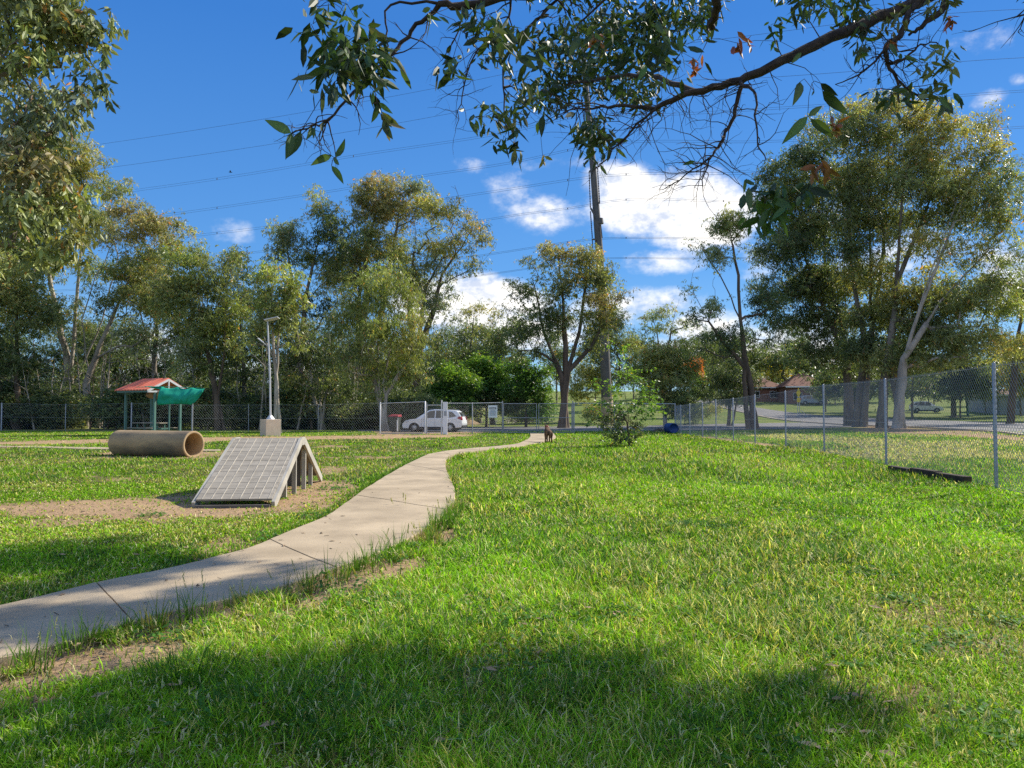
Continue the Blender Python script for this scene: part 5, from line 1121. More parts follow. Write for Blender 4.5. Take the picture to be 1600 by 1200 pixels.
tree('gum_tree', 'open vase-shaped gum on a thick dark trunk beyond the double gate', (880, 668), 67, [(872, 395, 36, 20, 'rust', .8), (915, 405, 30, 22, 'gold', .8), (835, 412, 22, 20, 'mix', .8), (945, 430, 26, 22, 'olive', .8), (900, 440, 46, 30, 'gold', .6), (818, 455, 26, 24, 'dark', .9), (862, 455, 30, 26, 'olive', .7), (972, 455, 14, 18, 'olive', .7), (930, 470, 36, 26, 'rust', .7), (840, 495, 40, 28, 'dark', .9), (880, 505, 36, 26, 'olive', .6), (940, 510, 30, 26, 'olive', .7), (825, 535, 34, 30, 'dark', .9), (915, 545, 28, 18, 'olive', .7), (930, 440, 26, 34, 'olive', 1.0), (938, 495, 26, 34, 'gold', .9), (925, 400, 24, 16, 'rust', .9), (850, 560, 26, 20, 'dark', .5)], 'bark_brown', [[(882, 610), (884, 540), (880, 470), (872, 400)], [(884, 590), (905, 520), (920, 420)], [(878, 590), (850, 520), (832, 430)], [(888, 580), (925, 540), (965, 465)]], rb=.36, seed=14, rtip=.014, cl_sp=.97, bow=.16, nleaf=90)
tree('gum_tree', 'dark dense gum immediately left of the power pole foot', (770, 668), 82, [(770, 560, 40, 34, 'dark'), (800, 520, 26, 30, 'dark'), (735, 575, 40, 30, 'dark'), (700, 600, 34, 30, 'dark')], 'bark_grey', rb=.3, seed=15)
tree('casuarina_tree', 'dark feathery tree just right of the power pole', (955, 666), 90, [(955, 500, 24, 26, 'dark', 1.2), (940, 540, 34, 30, 'dark', 1.1), (975, 540, 22, 26, 'olive'), (930, 590, 34, 34, 'mix', .9), (905, 610, 28, 26, 'mix', .9), (975, 590, 26, 28, 'dark')], 'bark_brown', rb=.35, seed=16)
tree('gum_tree', 'distant gum with thin flat-topped grey branches against cloud, behind the round yellowish tree', (1035, 650), 125, [(1020, 492, 26, 8, 'grey', .9), (1050, 485, 18, 9, 'grey', .9), (1070, 505, 22, 9, 'grey', .9), (1010, 515, 22, 9, 'olive', .9), (1040, 515, 26, 12, 'olive', .9), (1080, 530, 22, 12, 'dark'), (1000, 540, 30, 14, 'dark', .9), (1060, 545, 30, 16, 'dark', .9)], 'bark_grey', [[(1032, 580), (1028, 530), (1020, 495)], [(1036, 580), (1048, 520), (1055, 488)]], rb=.5, seed=17, cl_sp=1.5, cr=.85, nleaf=60, leafL=.4, leafW=.1, dead=16)
tree('round_tree', 'round yellow-green tree on pale stems behind the blue drum', (1039, 669), 68, [(1035, 560, 34, 24, 'gold', 1.2), (1062, 572, 26, 26, 'lime', 1.2), (1015, 580, 26, 30, 'lime', 1.1), (1045, 595, 40, 26, 'mix', 1.1), (1060, 622, 26, 20, 'dark'), (1015, 620, 24, 22, 'mix', .9)], 'bark_pale', [[(1038, 630), (1032, 600), (1030, 570)], [(1040, 630), (1050, 600), (1062, 575)]], rb=.16, seed=18, cl_sp=.9, cr=.6)
tree('flame_tree', 'small tree with an orange-red top above the hill road', (1083, 640), 105, [(1083, 575, 12, 12, 'orange', 2.2), (1088, 594, 16, 11, 'bright', 2), (1092, 590, 10, 8, 'orange', 1.5), (1090, 612, 24, 14, 'dark', 1.6)], 'bark_brown', rb=.2, seed=19, cl_sp=.9, cr=.6)
tree('gum_tree', 'dark leafy tree overhanging the fence line left of the tall slender gum', (1138, 664), 76, [(1130, 560, 26, 22, 'dark', 1.1), (1150, 595, 34, 22, 'dark', 1.2), (1120, 595, 22, 22, 'dark', 1.1), (1140, 620, 34, 14, 'dark', 1.1), (1105, 540, 18, 22, 'dark', .9)], 'bark_grey', [[(1140, 640), (1138, 600), (1130, 560)], [(1148, 645), (1158, 600)]], rb=.22, seed=20)
tree('gum_tree', 'tall slender gum with a bare curving dark trunk, left of the great right-hand gums', (1178, 669), 64, [(1130, 352, 26, 22, 'olive', .9), (1098, 385, 26, 18, 'grey', .7), (1150, 345, 26, 18, 'mix', .8), (1125, 405, 24, 20, 'grey', .6), (1080, 455, 18, 14, 'grey', .7), (1110, 480, 24, 16, 'grey', .7), (1190, 470, 30, 26, 'dark', .8), (1130, 530, 34, 26, 'dark', .8), (1195, 520, 24, 18, 'dark', .6), (1095, 500, 22, 16, 'dark', .7)], 'bark_brown', [[(1176, 620), (1166, 570), (1157, 500), (1154, 430), (1140, 360)], [(1168, 580), (1120, 520), (1085, 460)], [(1157, 500), (1125, 430), (1098, 390)]], rb=.30, seed=21, dead=30, cl_sp=.92, nleaf=105)
# the great gums on the right
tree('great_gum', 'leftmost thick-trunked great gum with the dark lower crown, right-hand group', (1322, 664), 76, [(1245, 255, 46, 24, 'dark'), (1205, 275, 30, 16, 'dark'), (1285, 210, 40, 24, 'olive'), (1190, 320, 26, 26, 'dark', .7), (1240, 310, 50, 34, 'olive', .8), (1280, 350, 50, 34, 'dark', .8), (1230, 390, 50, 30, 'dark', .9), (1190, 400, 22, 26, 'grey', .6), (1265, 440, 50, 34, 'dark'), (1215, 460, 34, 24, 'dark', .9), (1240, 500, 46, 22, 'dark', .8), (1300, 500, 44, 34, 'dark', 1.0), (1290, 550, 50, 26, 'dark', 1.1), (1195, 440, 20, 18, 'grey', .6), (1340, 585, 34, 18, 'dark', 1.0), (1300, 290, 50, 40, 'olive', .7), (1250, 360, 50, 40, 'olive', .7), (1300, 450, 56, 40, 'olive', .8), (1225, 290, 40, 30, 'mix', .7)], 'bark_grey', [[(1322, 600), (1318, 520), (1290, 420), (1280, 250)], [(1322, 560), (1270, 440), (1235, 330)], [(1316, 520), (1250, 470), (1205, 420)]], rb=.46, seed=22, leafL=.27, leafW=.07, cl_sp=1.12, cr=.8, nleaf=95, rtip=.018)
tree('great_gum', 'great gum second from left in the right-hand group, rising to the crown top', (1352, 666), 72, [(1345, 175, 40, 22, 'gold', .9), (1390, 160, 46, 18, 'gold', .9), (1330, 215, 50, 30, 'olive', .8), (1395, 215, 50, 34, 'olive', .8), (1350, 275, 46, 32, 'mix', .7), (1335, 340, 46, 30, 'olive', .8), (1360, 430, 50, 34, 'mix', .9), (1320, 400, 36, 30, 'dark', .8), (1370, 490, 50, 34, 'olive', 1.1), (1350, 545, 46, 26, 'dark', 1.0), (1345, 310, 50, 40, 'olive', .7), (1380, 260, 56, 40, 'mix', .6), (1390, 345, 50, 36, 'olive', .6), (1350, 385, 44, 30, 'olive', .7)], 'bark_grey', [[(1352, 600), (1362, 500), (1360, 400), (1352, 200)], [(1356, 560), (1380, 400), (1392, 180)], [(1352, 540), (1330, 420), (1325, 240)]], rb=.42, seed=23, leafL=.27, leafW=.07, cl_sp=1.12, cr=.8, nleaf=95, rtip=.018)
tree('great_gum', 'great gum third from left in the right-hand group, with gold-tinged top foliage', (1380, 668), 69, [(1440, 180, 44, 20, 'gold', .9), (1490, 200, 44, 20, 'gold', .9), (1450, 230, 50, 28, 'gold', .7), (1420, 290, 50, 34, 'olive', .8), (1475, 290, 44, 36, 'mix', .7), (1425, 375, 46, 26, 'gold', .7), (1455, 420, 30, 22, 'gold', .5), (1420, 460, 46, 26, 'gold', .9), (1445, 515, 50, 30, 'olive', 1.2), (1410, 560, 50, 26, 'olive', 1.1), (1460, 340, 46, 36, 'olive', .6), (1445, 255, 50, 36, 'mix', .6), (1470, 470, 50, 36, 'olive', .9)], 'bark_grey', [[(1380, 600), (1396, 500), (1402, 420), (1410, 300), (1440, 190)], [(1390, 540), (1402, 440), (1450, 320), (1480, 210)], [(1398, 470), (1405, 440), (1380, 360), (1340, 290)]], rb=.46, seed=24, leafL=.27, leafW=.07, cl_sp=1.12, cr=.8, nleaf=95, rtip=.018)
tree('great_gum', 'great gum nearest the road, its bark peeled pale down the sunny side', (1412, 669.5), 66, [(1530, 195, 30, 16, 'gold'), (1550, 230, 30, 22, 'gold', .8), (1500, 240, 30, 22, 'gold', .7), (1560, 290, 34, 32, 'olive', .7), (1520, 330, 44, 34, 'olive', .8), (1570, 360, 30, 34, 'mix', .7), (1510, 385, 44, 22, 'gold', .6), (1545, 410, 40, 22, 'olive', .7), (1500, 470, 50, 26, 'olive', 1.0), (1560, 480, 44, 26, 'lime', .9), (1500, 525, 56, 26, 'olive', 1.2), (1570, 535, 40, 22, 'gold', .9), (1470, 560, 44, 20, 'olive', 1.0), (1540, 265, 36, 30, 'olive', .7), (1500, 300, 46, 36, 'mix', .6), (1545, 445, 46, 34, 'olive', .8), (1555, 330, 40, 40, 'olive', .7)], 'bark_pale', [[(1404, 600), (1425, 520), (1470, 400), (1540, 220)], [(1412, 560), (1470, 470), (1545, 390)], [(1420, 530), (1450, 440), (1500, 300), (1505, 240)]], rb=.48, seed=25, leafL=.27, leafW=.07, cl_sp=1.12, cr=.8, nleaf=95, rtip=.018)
tree('gum_tree', 'gum at the right edge of the picture with ragged side branches and dark trunk', (1578, 640), 84, [(1590, 260, 24, 22, 'olive', .8), (1620, 300, 40, 44, 'olive'), (1600, 400, 34, 26, 'olive', .7), (1590, 460, 30, 20, 'olive', .6), (1630, 450, 50, 50, 'olive'), (1590, 540, 34, 20, 'rust', .8), (1620, 560, 50, 36, 'mix')], 'bark_brown', [[(1586, 560), (1600, 460), (1615, 320)]], rb=.42, seed=26, cl_sp=1.3, cr=.75)
# the green shrubs behind the gate
for i, (px, Y, L, lab) in enumerate(((700, 70, [(684, 612, 24, 20, 'vivid', 1.3), (712, 588, 26, 16, 'bright', 1.2), (728, 604, 22, 18, 'vivid', 1.2), (700, 632, 40, 16, 'vivid', 1.3), (672, 636, 20, 12, 'dark', 1.2), (700, 575, 12, 8, 'bright', 1.0)], 'large glossy green bush behind the white car'), (760, 73, [(744, 568, 22, 12, 'bright', 1.2), (765, 580, 26, 16, 'bright', 1.1), (782, 598, 26, 22, 'vivid', 1.3), (752, 604, 26, 20, 'vivid', 1.3), (745, 628, 36, 18, 'dark', 1.3), (782, 628, 26, 16, 'vivid', 1.2), (730, 585, 12, 12, 'bright', .8)], 'tallest glossy green bush with a lime top, above the white notice'), (822, 71, [(806, 574, 20, 14, 'vivid', 1.2), (828, 588, 24, 20, 'vivid', 1.2), (846, 610, 20, 20, 'bright', 1.2), (812, 612, 30, 18, 'vivid', 1.3), (800, 634, 30, 14, 'dark', 1.2), (842, 636, 22, 12, 'vivid', 1.1), (852, 580, 10, 12, 'bright', .7)], 'glossy green bush between the notice and the dark trunk'))):
    tree('bush', lab, (px, 667), Y, L, 'bark_brown', rb=.14, seed=40 + i, low=.2, cl_sp=.85, cr=.62, nleaf=120, leafL=.2, leafW=.08, droop=.3, group='glossy green bushes behind the gate')
tree('bush', 'golden wattle tree rising behind the brown roofed houses', (1208, 615), 175, [(1208, 575, 18, 16, 'yellow', 1.3), (1214, 590, 18, 12, 'gold', 1.3)], 'bark_brown', rb=.3, seed=47, cl_sp=1.3, cr=1.0, nleaf=80, leafL=.4, leafW=.14, droop=.3, cat='tree')
# near green sapling in the field
tree('sapling', 'wispy bright green sapling growing from a dark thicket in the middle of the lawn', (983, 695), 31.6, [(967, 553, 8, 14, 'bright', 2.2), (974, 580, 16, 14, 'bright', 1.2), (1004, 592, 16, 18, 'bright', .7), (945, 600, 12, 14, 'bright', .6), (966, 606, 20, 16, 'bright', .9), (1006, 618, 22, 16, 'bright', .8), (948, 632, 22, 13, 'vivid', .8), (985, 640, 30, 15, 'vivid', .9), (1022, 640, 12, 10, 'bright', .6), (955, 662, 28, 15, 'dark', 1.1), (994, 668, 22, 13, 'dark', 1.0), (968, 686, 28, 10, 'dark', 1.3), (935, 655, 10, 10, 'vivid', .6)], 'bark_brown', [[(982, 650), (974, 600), (968, 550)], [(984, 655), (1005, 600)], [(980, 660), (955, 620)]], rb=.05, seed=48, cl_sp=.38, cr=.28, nleaf=24, low=.12, leafL=.12, leafW=.05, droop=.4, rtip=.006, dead=24)
# dark trees behind the road
for i, (px, py, Y, L, lab) in enumerate(((1230, 640, 150, [(1235, 560, 40, 22, 'dark', 1), (1190, 560, 26, 18, 'dark', 1), (1270, 575, 30, 22, 'dark', 1)], 'dark tree on the hill behind the left brown house'), (1490, 640, 105, [(1480, 585, 50, 26, 'dark', 1.2), (1440, 600, 44, 20, 'dark', 1.1), (1530, 590, 40, 26, 'dark', 1.1)], 'dark tree shading the white four wheel drive'), (1110, 625, 150, [(1110, 565, 30, 18, 'dark', 1), (1130, 545, 34, 16, 'dark', 1), (1080, 560, 24, 14, 'olive', 1)], 'dark tree at the top of the hill road'), (1330, 640, 110, [(1320, 600, 46, 20, 'dark', 1.2), (1370, 600, 40, 20, 'dark', 1.2), (1290, 585, 30, 20, 'dark', 1)], 'dark tree behind the leftmost great trunks'), (1650, 650, 95, [(1610, 590, 40, 30, 'rust', 1), (1650, 560, 50, 50, 'dark', 1)], 'brownish tree cut by the right edge of the picture, beyond the road'))):
    tree('gum_tree', lab, (px, py), Y, L, 'bark_grey', rb=.4, seed=50 + i, cl_sp=1.7, cr=1.15, nleaf=80, leafL=.45, leafW=.13)
# backdrop of scrub: one dark tree and one shrub, copied along the boundary
scr = tree('scrub_tree', 'thin dark scrub tree in the shaded belt behind the left fence', (150, 668), 80, [(150, 520, 34, 34, 'dark', .8), (130, 560, 30, 26, 'dark', .8), (172, 565, 30, 26, 'dark', .8), (150, 600, 44, 24, 'dark', .8)], 'bark_grey', [[(150, 600), (148, 530)], [(152, 610), (170, 560)]], rb=.16, seed=60, cl_sp=1.2, cr=.75, nleaf=85, leafL=.28, leafW=.075, group='scrub trees in the shaded belt behind the left fence')
def place_copy(src, px, Y, s, rz, label=None):
    c = copy_tree(src); p = at(px, 644, Y); c.location = (p[0], Y, tz(p[0], Y) - .1); c.scale = (s, s, s * random.uniform(.85, 1.15)); c.rotation_euler = (0, 0, rz)
    if label: c['label'] = label
    return c
random.seed(11)
for i in range(46): place_copy(scr, -240 + i * 21.5 + random.uniform(-10, 10), random.uniform(76, 104), random.uniform(.65, 1.1), random.uniform(0, 6.28))
random.seed(12)
HB = [(1100, 128), (1128, 140), (1200, 205), (1245, 215), (1305, 140), (1400, 150), (1460, 125), (1530, 135), (1590, 130), (1640, 120), (1290, 118), (1335, 112), (1375, 120), (1425, 100), (1500, 104), (1540, 112), (1595, 108), (1100, 150), (1135, 160), (1165, 165), (1300, 190), (1330, 200), (1390, 185), (1440, 180), (1500, 190), (1560, 170), (1610, 160), (1240, 210), (1180, 215), (1120, 200), (1070, 170), (1040, 160), (990, 150), (930, 140), (870, 145), (810, 140), (760, 150), (700, 130), (650, 135)]
for px_, Y_ in HB: place_copy(scr, px_, Y_, random.uniform(.8, 1.3) * (1.25 if Y_ > 140 else .8), random.uniform(0, 6.28), 'dark bushy tree in the distance beyond the road and drive')['group'] = 'bushy trees in the far distance'
shb = tree('shrub', 'dark undergrowth shrub between the trunks behind the left fence', (60, 672), 63, [(60, 640, 44, 22, 'dark', 1.4), (35, 650, 26, 16, 'dark', 1.3), (88, 650, 28, 18, 'olive', 1.2)], 'bark_brown', rb=.07, seed=61, low=.15, cl_sp=.75, cr=.55, nleaf=95, leafL=.17, leafW=.06, droop=.3, rtip=.008, group='undergrowth shrubs behind the left fence', cat='shrub')
for i in range(70): place_copy(shb, -260 + i * 13.5 + random.uniform(-10, 10), random.uniform(61.5, 76), random.uniform(.7, 1.4), random.uniform(0, 6.28))
# thin bare understorey stems
def bare(px, Y, ptop, seed):
    rng = np.random.default_rng(seed); base = at(px, 644, Y); base[2] = tz(base[0], Y) - .1; tp = at(px + rng.uniform(-26, 26), ptop, Y)
    C = np.array([base + (tp - base) * rng.uniform(.45, 1.05) + rng.normal(0, 1, 3) * [1.0, 1.0, .5] for _ in range(14)])
    tr = [(np.linspace(base, tp, 9) + rng.normal(0, .07, (9, 3)) * np.linspace(0, 1, 9)[:, None], None)]
    A, PAR, e = skeleton(tr, C, .7, .15, rng=rng); R, _ = radii(A, PAR, .014, rng.uniform(.07, .13)); V, F = branch_mesh(A - base, PAR, R, 5)
    o = empty('bare_sapling', base, 0, 'thin bare pale-stemmed sapling in the shade behind the left fence', 'sapling', 'bare saplings behind the left fence'); np_mesh('trunk', V, F, M['bark_pale' if seed % 4 else 'bark_brown'], o, smooth=True)
for i in range(44): bare(random.uniform(0, 590), random.uniform(60.5, 68), random.uniform(500, 600), 300 + i)
sh2 = tree('shrub', 'bluish-green roadside shrub on the verge beyond the corner of the field', (1070, 662), 80, [(1068, 640, 26, 14, 'dark', 1.2), (1085, 645, 20, 12, 'dark', 1.2)], 'bark_brown', rb=.06, seed=62, low=.15, cl_sp=.8, cr=.55, nleaf=85, leafL=.18, leafW=.06, cat='shrub')
# tall weeds on the far side of the drive, and brush heap
wd = tree('weed_clump', 'tall yellow-green weeds on the far side of the drive, right of the white car', (735, 666), 84, [(725, 648, 30, 10, 'lime', 1.5), (700, 640, 20, 8, 'gold', 1.4)], 'bark_brown', rb=.03, seed=63, low=.1, cl_sp=.7, cr=.5, nleaf=60, leafL=.2, leafW=.04, droop=-1, rtip=.006, cat='weeds')
for i, (px, lab) in enumerate(((830, 'tall weeds beyond the double gate, left of the dark trunk'), (940, 'tall weeds beyond the fence between the dark trunk and the sapling'), (1075, 'tall weeds on the verge right behind the blue drum'))): place_copy(wd, px, 84 + i, 1.0, i * 1.3, lab)
# heap of cut branches
hp_ = gnd(822, 661); o = empty('branch_heap', hp_, 0, 'heap of pale cut branches on the grass beyond the double gate', 'brush pile'); m = MB(); rr_ = random.Random(3)
for i in range(150):
    x = rr_.gauss(0, 1.7); z = abs(rr_.gauss(0, .38)) * max(.1, 1 - abs(x) / 5) + .05; a = rr_.uniform(0, 3.14); L = rr_.uniform(.3, 1.2); y = rr_.gauss(0, .6); t_ = rr_.uniform(-.35, .35)
    m.tube([(x - cos(a) * L / 2, y - sin(a) * L / 2, z - t_ * L / 2), (x, y, z + .05), (x + cos(a) * L / 2, y + sin(a) * L / 2, z + t_ * L / 2)], [.04, .035, .015], 5)
m.build('branches', M['stone'], o)
# earth mound
mp = gnd(707, 663); n = 26; Vm = []
for i in range(n + 1):
    for j in range(n + 1):
        u, v = i / n * 2 - 1, j / n * 2 - 1; rr2 = min(1, u * u + v * v); Vm.append((u * 3.4, v * 2.0, max(-.2, 1.25 * (1 - rr2) ** 1.2 * (.8 + .4 * float(vn(u * 3 + 9, v * 3, 5))) - .12)))
o = np_mesh('earth_mound', Vm, [(i * (n + 1) + j, (i + 1) * (n + 1) + j, (i + 1) * (n + 1) + j + 1, i * (n + 1) + j + 1) for i in range(n) for j in range(n)], M['mound'] if 'mound' in M else M['pipe_rim'], smooth=True); o.location = tuple(mp); tag(o, 'low mound of bare brown earth just right of the white car', 'mound')
# ---- near trees: left-edge crown and the overhead tree on the right
def nb(L, Y, extra=0): return L
tree('near_gum', 'large-leaved gum leaning in from the left edge, nearest tree on that side', (-330, 790), 12.0, None, 'bark_grey', [[(-300, 500, .5), (-200, 200, .6), (-120, 0, .6)], [(-310, 560, 0), (-160, 380, .3), (-30, 330, .3)], [(-260, 380, .5), (-90, 150, .2), (30, 104, 0), (95, 105, 0)]], rb=.2, seed=70, leafL=.125, leafW=.042, cl_sp=.36, cr=.30, nleaf=44, droop=1.4, rtip=.004, k=6, big=True, leafmat_='leafnear',
     lobes3=lobes_px([(60, 30, 80, 48, 'olive', 1.3, 0), (130, 60, 42, 40, 'olive', 1.1, .2), (30, 85, 60, 40, 'lime', 1.0, -.3), (150, 100, 28, 34, 'dark', 1.0, 0), (60, 160, 60, 28, 'grey', .8, .2), (118, 160, 26, 24, 'grey', .7, 0), (20, 190, 40, 34, 'grey', .9, -.1), (70, 200, 26, 20, 'dark', .6, 0), (50, 260, 56, 36, 'rust', 1.2, -.1), (100, 300, 40, 34, 'lime', 1.1, .2), (40, 330, 56, 40, 'olive', 1.3, -.2), (95, 350, 40, 28, 'gold', 1.2, .1), (60, 395, 50, 26, 'lime', 1.0, 0), (110, 375, 22, 22, 'gold', .9, 0), (-60, 100, 100, 100, 'olive', .6, .6), (-60, 300, 90, 100, 'olive', .6, .6), (10, -60, 120, 60, 'olive', .7, .3)], 11.6))
# overhead gum: trunk outside the picture on the right, limbs reach over the camera's view
def over_tree():
    rng = np.random.default_rng(77); random.seed(77)
    base = np.array([9.8, 5.0, tz(9.8, 5.0) - .1]); root = empty('overhead_gum', base, 0, 'gum whose dark limbs and hanging leaves cross the top of the picture from the right', 'tree')
    A, PAR, R, nodes = [], [], [], {}
    def path(pts, r0, r1, parent=None, wob=.02, sub=5):
        prev = -1 if parent is None else parent; out = []
        P = np.array(pts, float); t = np.linspace(0, len(P) - 1, (len(P) - 1) * sub + 1); X = []
        d = np.arange(len(P)); m_ = np.gradient(P, axis=0); kk = np.clip(t.astype(int), 0, len(P) - 2); s = (t - kk)[:, None]
        X = (2 * s**3 - 3 * s**2 + 1) * P[kk] + (s**3 - 2 * s**2 + s) * m_[kk] + (-2 * s**3 + 3 * s**2) * P[kk + 1] + (s**3 - s**2) * m_[kk + 1]
        for i, x in enumerate(X):
            if i == 0 and parent is not None: continue
            A.append(x + rng.normal(0, wob, 3) * (i not in (0, len(X) - 1)) * .5); PAR.append(prev); R.append(r0 + (r1 - r0) * i / (len(X) - 1)); prev = len(A) - 1; out.append(prev)
        return out
    Pm = lambda L: [at(x, y, Y) for x, y, Y in L]
    tr = path([base, base + [0, 0, 1.5], base + [-.1, 0, 3.5], [9.6, 5.4, 5.6], [9.2, 6.2, 7.4], [8.8, 7.4, 9.5]], .30, .14, sub=4); R[tr[0]] *= 1.5
    # main limb through the picture
    main = path([A[tr[12]]] + Pm([(1700, -110, 8.2), (1520, -45, 7.6), (1440, 2, 7.2), (1375, 27, 7.0), (1300, 58, 6.8), (1250, 82, 6.7), (1200, 106, 6.6), (1155, 125, 6.6), (1100, 141, 6.6), (1050, 156, 6.7), (1025, 170, 6.8)]), .074, .020, tr[12], wob=.012, sub=4)
    def near_node(px, py, lst): 
        q = proj(np.array([A[i] for i in lst])); return lst[int(np.argmin((q[0] - px) ** 2 + (q[1] - py) ** 2))]
    def br(L, r0, r1, src, wob=.015, sub=4):
        n0 = near_node(L[0][0], L[0][1], src); Y0 = A[n0][1]; L2 = [(x, y, (Y0 + (d or 0))) for x, y, *dd in L[1:] for d in [dd[0] if dd else 0]]
        return path([A[n0]] + Pm(L2), min(r0, R[n0] * .95), r1, n0, wob, sub)
    b1 = br([(1025, 170), (962, 165, .2), (925, 168, .5), (880, 176, .8)], .022, .006, main)
    b2 = br([(1090, 142), (1040, 125, .5), (1007, 117, 1.0), (950, 122, 1.6), (892, 130, 2.2), (860, 150, 2.6), (830, 170, 3.0)], .045, .010, main)
    b3 = br([(1155, 130), (1152, 162), (1138, 200), (1127, 225), (1108, 250), (1098, 290)], .022, .005, main)
    b4 = br([(1150, 122), (1165, 135, -.3), (1180, 148, -.5), (1183, 215, -.7), (1197, 250, -.8)], .016, .004, main)
    b5 = br([(1025, 170), (990, 200), (950, 245), (930, 262)], .012, .003, main)
    b6 = br([(1110, 250), (1075, 270), (1050, 290), (1030, 297)], .010, .0025, b3)
    b7 = br([(1440, 5), (1420, 20, -.2), (1408, 55, -.4), (1385, 70, -.5), (1388, 100, -.5), (1402, 125, -.5), (1405, 160, -.5)], .034, .008, main)
    b8 = br([(1388, 100), (1415, 90), (1440, 68), (1468, 70)], .016, .004, b7); b9 = br([(1383, 80), (1350, 112), (1305, 132)], .012, .004, b7)
    b10 = br([(1500, -20), (1470, 15, -.3), (1440, 42, -.3), (1420, 55, -.3)], .04, .012, main); b11 = br([(1400, 125), (1430, 150), (1465, 158), (1480, 150)], .012, .003, b7)
    # nearer limb reaching over the top left
    b12 = br([(1520, -45), (1350, -130, -1.4), (1150, -140, -2.0), (1000, -90, -2.5), (900, -20, -2.8), (800, -8, -2.9), (732, 8, -3.0), (687, 6, -3.0)], .06, .020, main)
    b13 = br([(687, 6), (650, 42, .1), (620, 76, .1), (575, 120), (550, 142), (512, 187), (487, 197), (457, 208)], .015, .004, b12)
    b14 = br([(732, 8), (712, 60), (690, 95)], .006, .002, b12); b15 = br([(800, -8), (790, 40), (745, 80), (722, 150), (712, 200)], .008, .002, b12)
    b16 = br([(687, 6), (610, 10), (604, 60), (600, 100), (596, 150)], .009, .002, b12); b17 = br([(604, 60), (560, 90), (520, 95)], .006, .002, b16)
    b18 = br([(900, -20), (860, 10), (790, 90), (790, 170), (795, 215)], .010, .003, b12)
    b19 = br([(1350, -130), (1250, -60), (1130, -30, -.3), (1118, 12, -.2), (1113, 44, 0)], .05, .03, b12)
    b20 = br([(1150, -140), (1050, -60, 1), (960, -10, 2), (900, 40, 2.6)], .03, .008, b12); b21 = br([(1520, -45), (1620, -40, -1.5), (1640, 10, -1.8), (1590, 25, -2.0)], .03, .006, main)
    # limbs out of the picture, above and right
    hi = path([A[tr[-1]], [8.2, 9.8, 10.4], [6.6, 10.2, 10.2], [5.0, 10.4, 9.2]], .12, .04, tr[-1], sub=4); hi2 = path([A[tr[16]], [8.2, 8.2, 8.4], [6.6, 6.6, 8.4], [5.4, 5.4, 8.0]], .12, .03, tr[16], sub=4)
    P, rr, cc, LL, WW, dd = [], [], [], [], [], []
    def cl(p, r, n, pal, L, Wd, spread=1.0):
        pal = PAL[pal]
        for i in range(n):
            q = p + rng.normal(0, .45, 3) * r * np.array([1, 1, .9]); P.append(q); c = np.array(pal[rng.integers(0, 3)]) * rng.uniform(.65, 1.35); cc.append(c); l = L * rng.uniform(.6, 1.2); LL.append(l); WW.append(l * Wd * rng.uniform(.8, 1.2))
    targets = []
    def spray(px, py, rx, ry, Y, nc, n, pal, L=.115, Wd=.30, r=.13):
        for i in range(nc):
            a, q = rng.uniform(0, 6.28), math.sqrt(rng.random()); c = at(px + rx * q * cos(a), py + ry * q * sin(a), Y + rng.normal(0, .12 + .02 * Y)); targets.append((c, .0025)); cl(c, r, n, pal if rng.random() > .15 else rng.choice(['olive', 'dark', 'vivid']), L, Wd)
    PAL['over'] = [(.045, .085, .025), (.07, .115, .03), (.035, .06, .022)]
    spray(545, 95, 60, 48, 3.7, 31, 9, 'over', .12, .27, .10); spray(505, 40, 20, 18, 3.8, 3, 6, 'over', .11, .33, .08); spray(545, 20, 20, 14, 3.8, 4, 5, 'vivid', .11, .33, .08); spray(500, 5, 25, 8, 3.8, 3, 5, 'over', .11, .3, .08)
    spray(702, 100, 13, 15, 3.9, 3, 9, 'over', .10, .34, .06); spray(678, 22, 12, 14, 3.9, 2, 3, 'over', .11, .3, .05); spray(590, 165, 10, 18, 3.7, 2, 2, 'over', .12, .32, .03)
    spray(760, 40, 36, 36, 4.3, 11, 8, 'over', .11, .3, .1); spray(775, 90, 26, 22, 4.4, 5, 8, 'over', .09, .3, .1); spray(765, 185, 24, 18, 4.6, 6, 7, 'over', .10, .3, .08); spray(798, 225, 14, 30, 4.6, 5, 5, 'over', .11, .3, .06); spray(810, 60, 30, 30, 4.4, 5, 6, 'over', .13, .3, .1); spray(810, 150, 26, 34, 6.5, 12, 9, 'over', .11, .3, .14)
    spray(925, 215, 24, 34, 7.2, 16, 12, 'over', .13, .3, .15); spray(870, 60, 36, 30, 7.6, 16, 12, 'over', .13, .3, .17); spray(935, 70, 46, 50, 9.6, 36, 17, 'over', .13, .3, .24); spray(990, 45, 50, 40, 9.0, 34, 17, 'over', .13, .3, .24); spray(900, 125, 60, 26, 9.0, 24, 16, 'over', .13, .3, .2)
    spray(990, 140, 40, 22, 8.8, 18, 15, 'over', .13, .3, .2); spray(1060, 20, 60, 26, 8.8, 30, 15, 'over', .13, .3, .22); spray(870, 160, 26, 18, 8.5, 8, 12, 'over', .12, .3, .16); spray(1040, 85, 40, 24, 5.6, 10, 10, 'over', .13, .3, .14); spray(950, 75, 40, 30, 5.6, 9, 9, 'over', .14, .32, .14); spray(960, -20, 180, 20, 8.5, 26, 16, 'over', .13, .3, .24)
